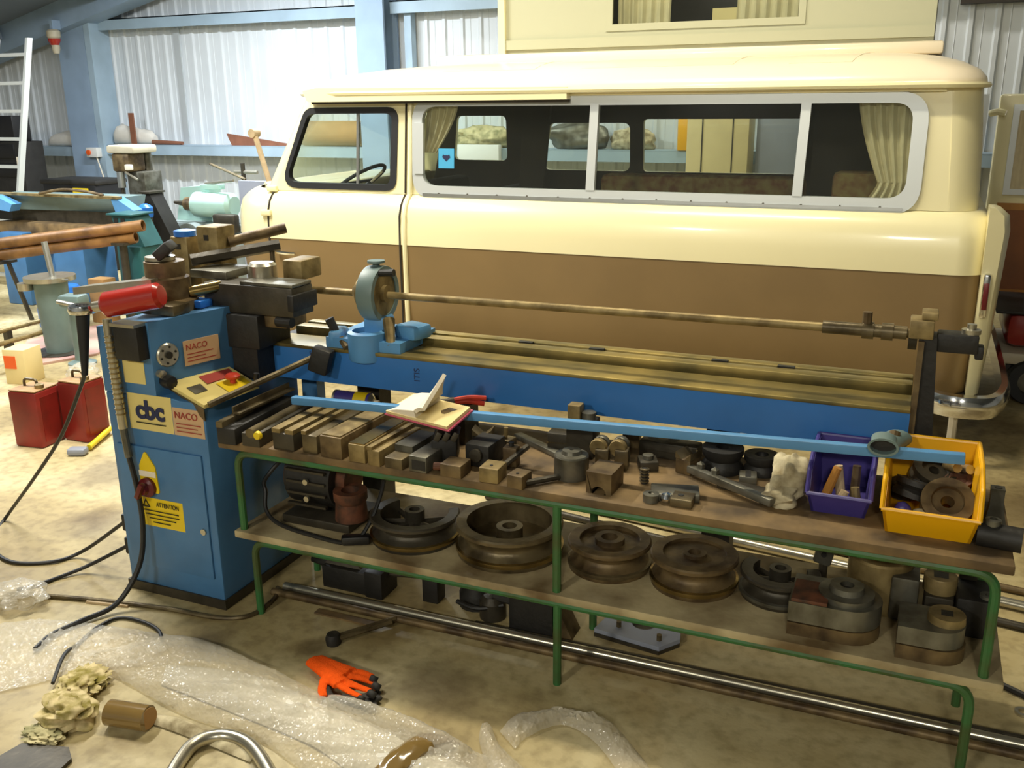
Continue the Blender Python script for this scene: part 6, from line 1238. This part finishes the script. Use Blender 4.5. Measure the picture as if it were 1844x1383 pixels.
B().b2(lx - .1, lx + .1, ly - .02, ly + .08, .93, .98, .01).obj('knob_base', 'mint_paint', t); B().cyl((lx - .05, ly, .98), (lx + .3, ly - .05, 1.02), .012, seg=8).obj('lever', 'steel_bright', t)
B().cyl((lx - .1, ly - .1, .52), (lx - .1, ly - .22, .52), .14, seg=24).obj('pulley', 'lathe_grey', t); B().cyl((lx - .1, ly - .22, .52), (lx - .1, ly - .25, .52), .05, seg=16).obj('pulley_hub', 'steel_bright', t); B().b2(lx + .12, lx + .36, ly - .16, ly - .08, .58, .74, .02).obj('gearbox', 'steel_dark', t); B().cyl((lx + .15, ly + .3, 1.0), (lx - .25, ly + .32, 1.13), .012, seg=8).obj('tool_bar', 'steel_oily', t)
tag(B().b2(-6.22, -5.80, 7.45, 7.5, 0, .97, .003).obj('grey_board', 'panel_grey') if False else B().b2(-5.32, -4.90, 6.55, 6.6, 0, 1.03, .003).obj('grey_board', 'panel_grey'), 'plain blue grey board standing beside the van nose', 'board')
t = thing('mallet', 'long wooden handled mallet standing beside the van nose', 'mallet', (-4.75, 6.3, 0)); h0, h1 = Py(486, 330, 6.45), Py(458, 240, 6.5); hb = h0 + (h0 - h1) * (h0.z / (h1.z - h0.z)); B().cyl(V(hb.x, hb.y, 0), h1, .022, seg=10).obj('handle', 'wood_light', t); B().cyl(h1 - V(.0, .04, 0), h1 + V(0, .04, 0), .035, seg=14).obj('head', 'wood_light', t)
t = thing('wheel_brace', 'black four way valve with bright bar behind the van nose', 'valve', (-5.2, 6.9, 0)); vx = Py(438, 310, 7.2); B().cyl((vx.x, 7.2, 0), (vx.x, 7.2, vx.z + .08), .02, seg=10).obj('stem', 'steel_dark', t); B().cyl((vx.x - .1, 7.2, vx.z), (vx.x + .16, 7.2, vx.z), .016, seg=10).obj('cross_bar', 'steel_bright', t)
# ================================================================ right edge: red machine behind the van tail
t = thing('red_mower', 'low red machine with grey deck and black wheel right of the van tail', 'machine', (.85, 6.0, 0))
B().b2(.50, 1.30, 5.78, 6.35, .30, .50, .06).obj('bonnet', 'red_car', t); B().b2(.46, 1.30, 5.72, 6.35, .22, .29, .02).obj('deck', 'beige_paint', t); B().b2(.50, 1.25, 5.80, 6.3, .12, .22, .02).obj('chassis', 'steel_black', t); B().b2(.44, 1.3, 5.74, 6.36, .50, .515, .005).obj('top_strip', 'steel_black', t)
for x in (.66, 1.15):
    wh = B().ring_lathe((x, 5.70, .13), (0, 1, 0), [(.07, 0), (.12, 0), (.13, .02), (.13, .07), (.12, .09), (.07, .09)], 22, closed=True).obj('wheel', 'rubber', t); B().lathe((x, 5.73, .13), [(0, 0), (.07, 0), (.07, .03), (0, .03)], 16, (0, 1, 0)).obj('hub', 'steel_grey', wh)
    B().cyl((x, 6.2, .13), (x, 6.29, .13), .13, seg=20).obj('wheel', 'rubber', t)
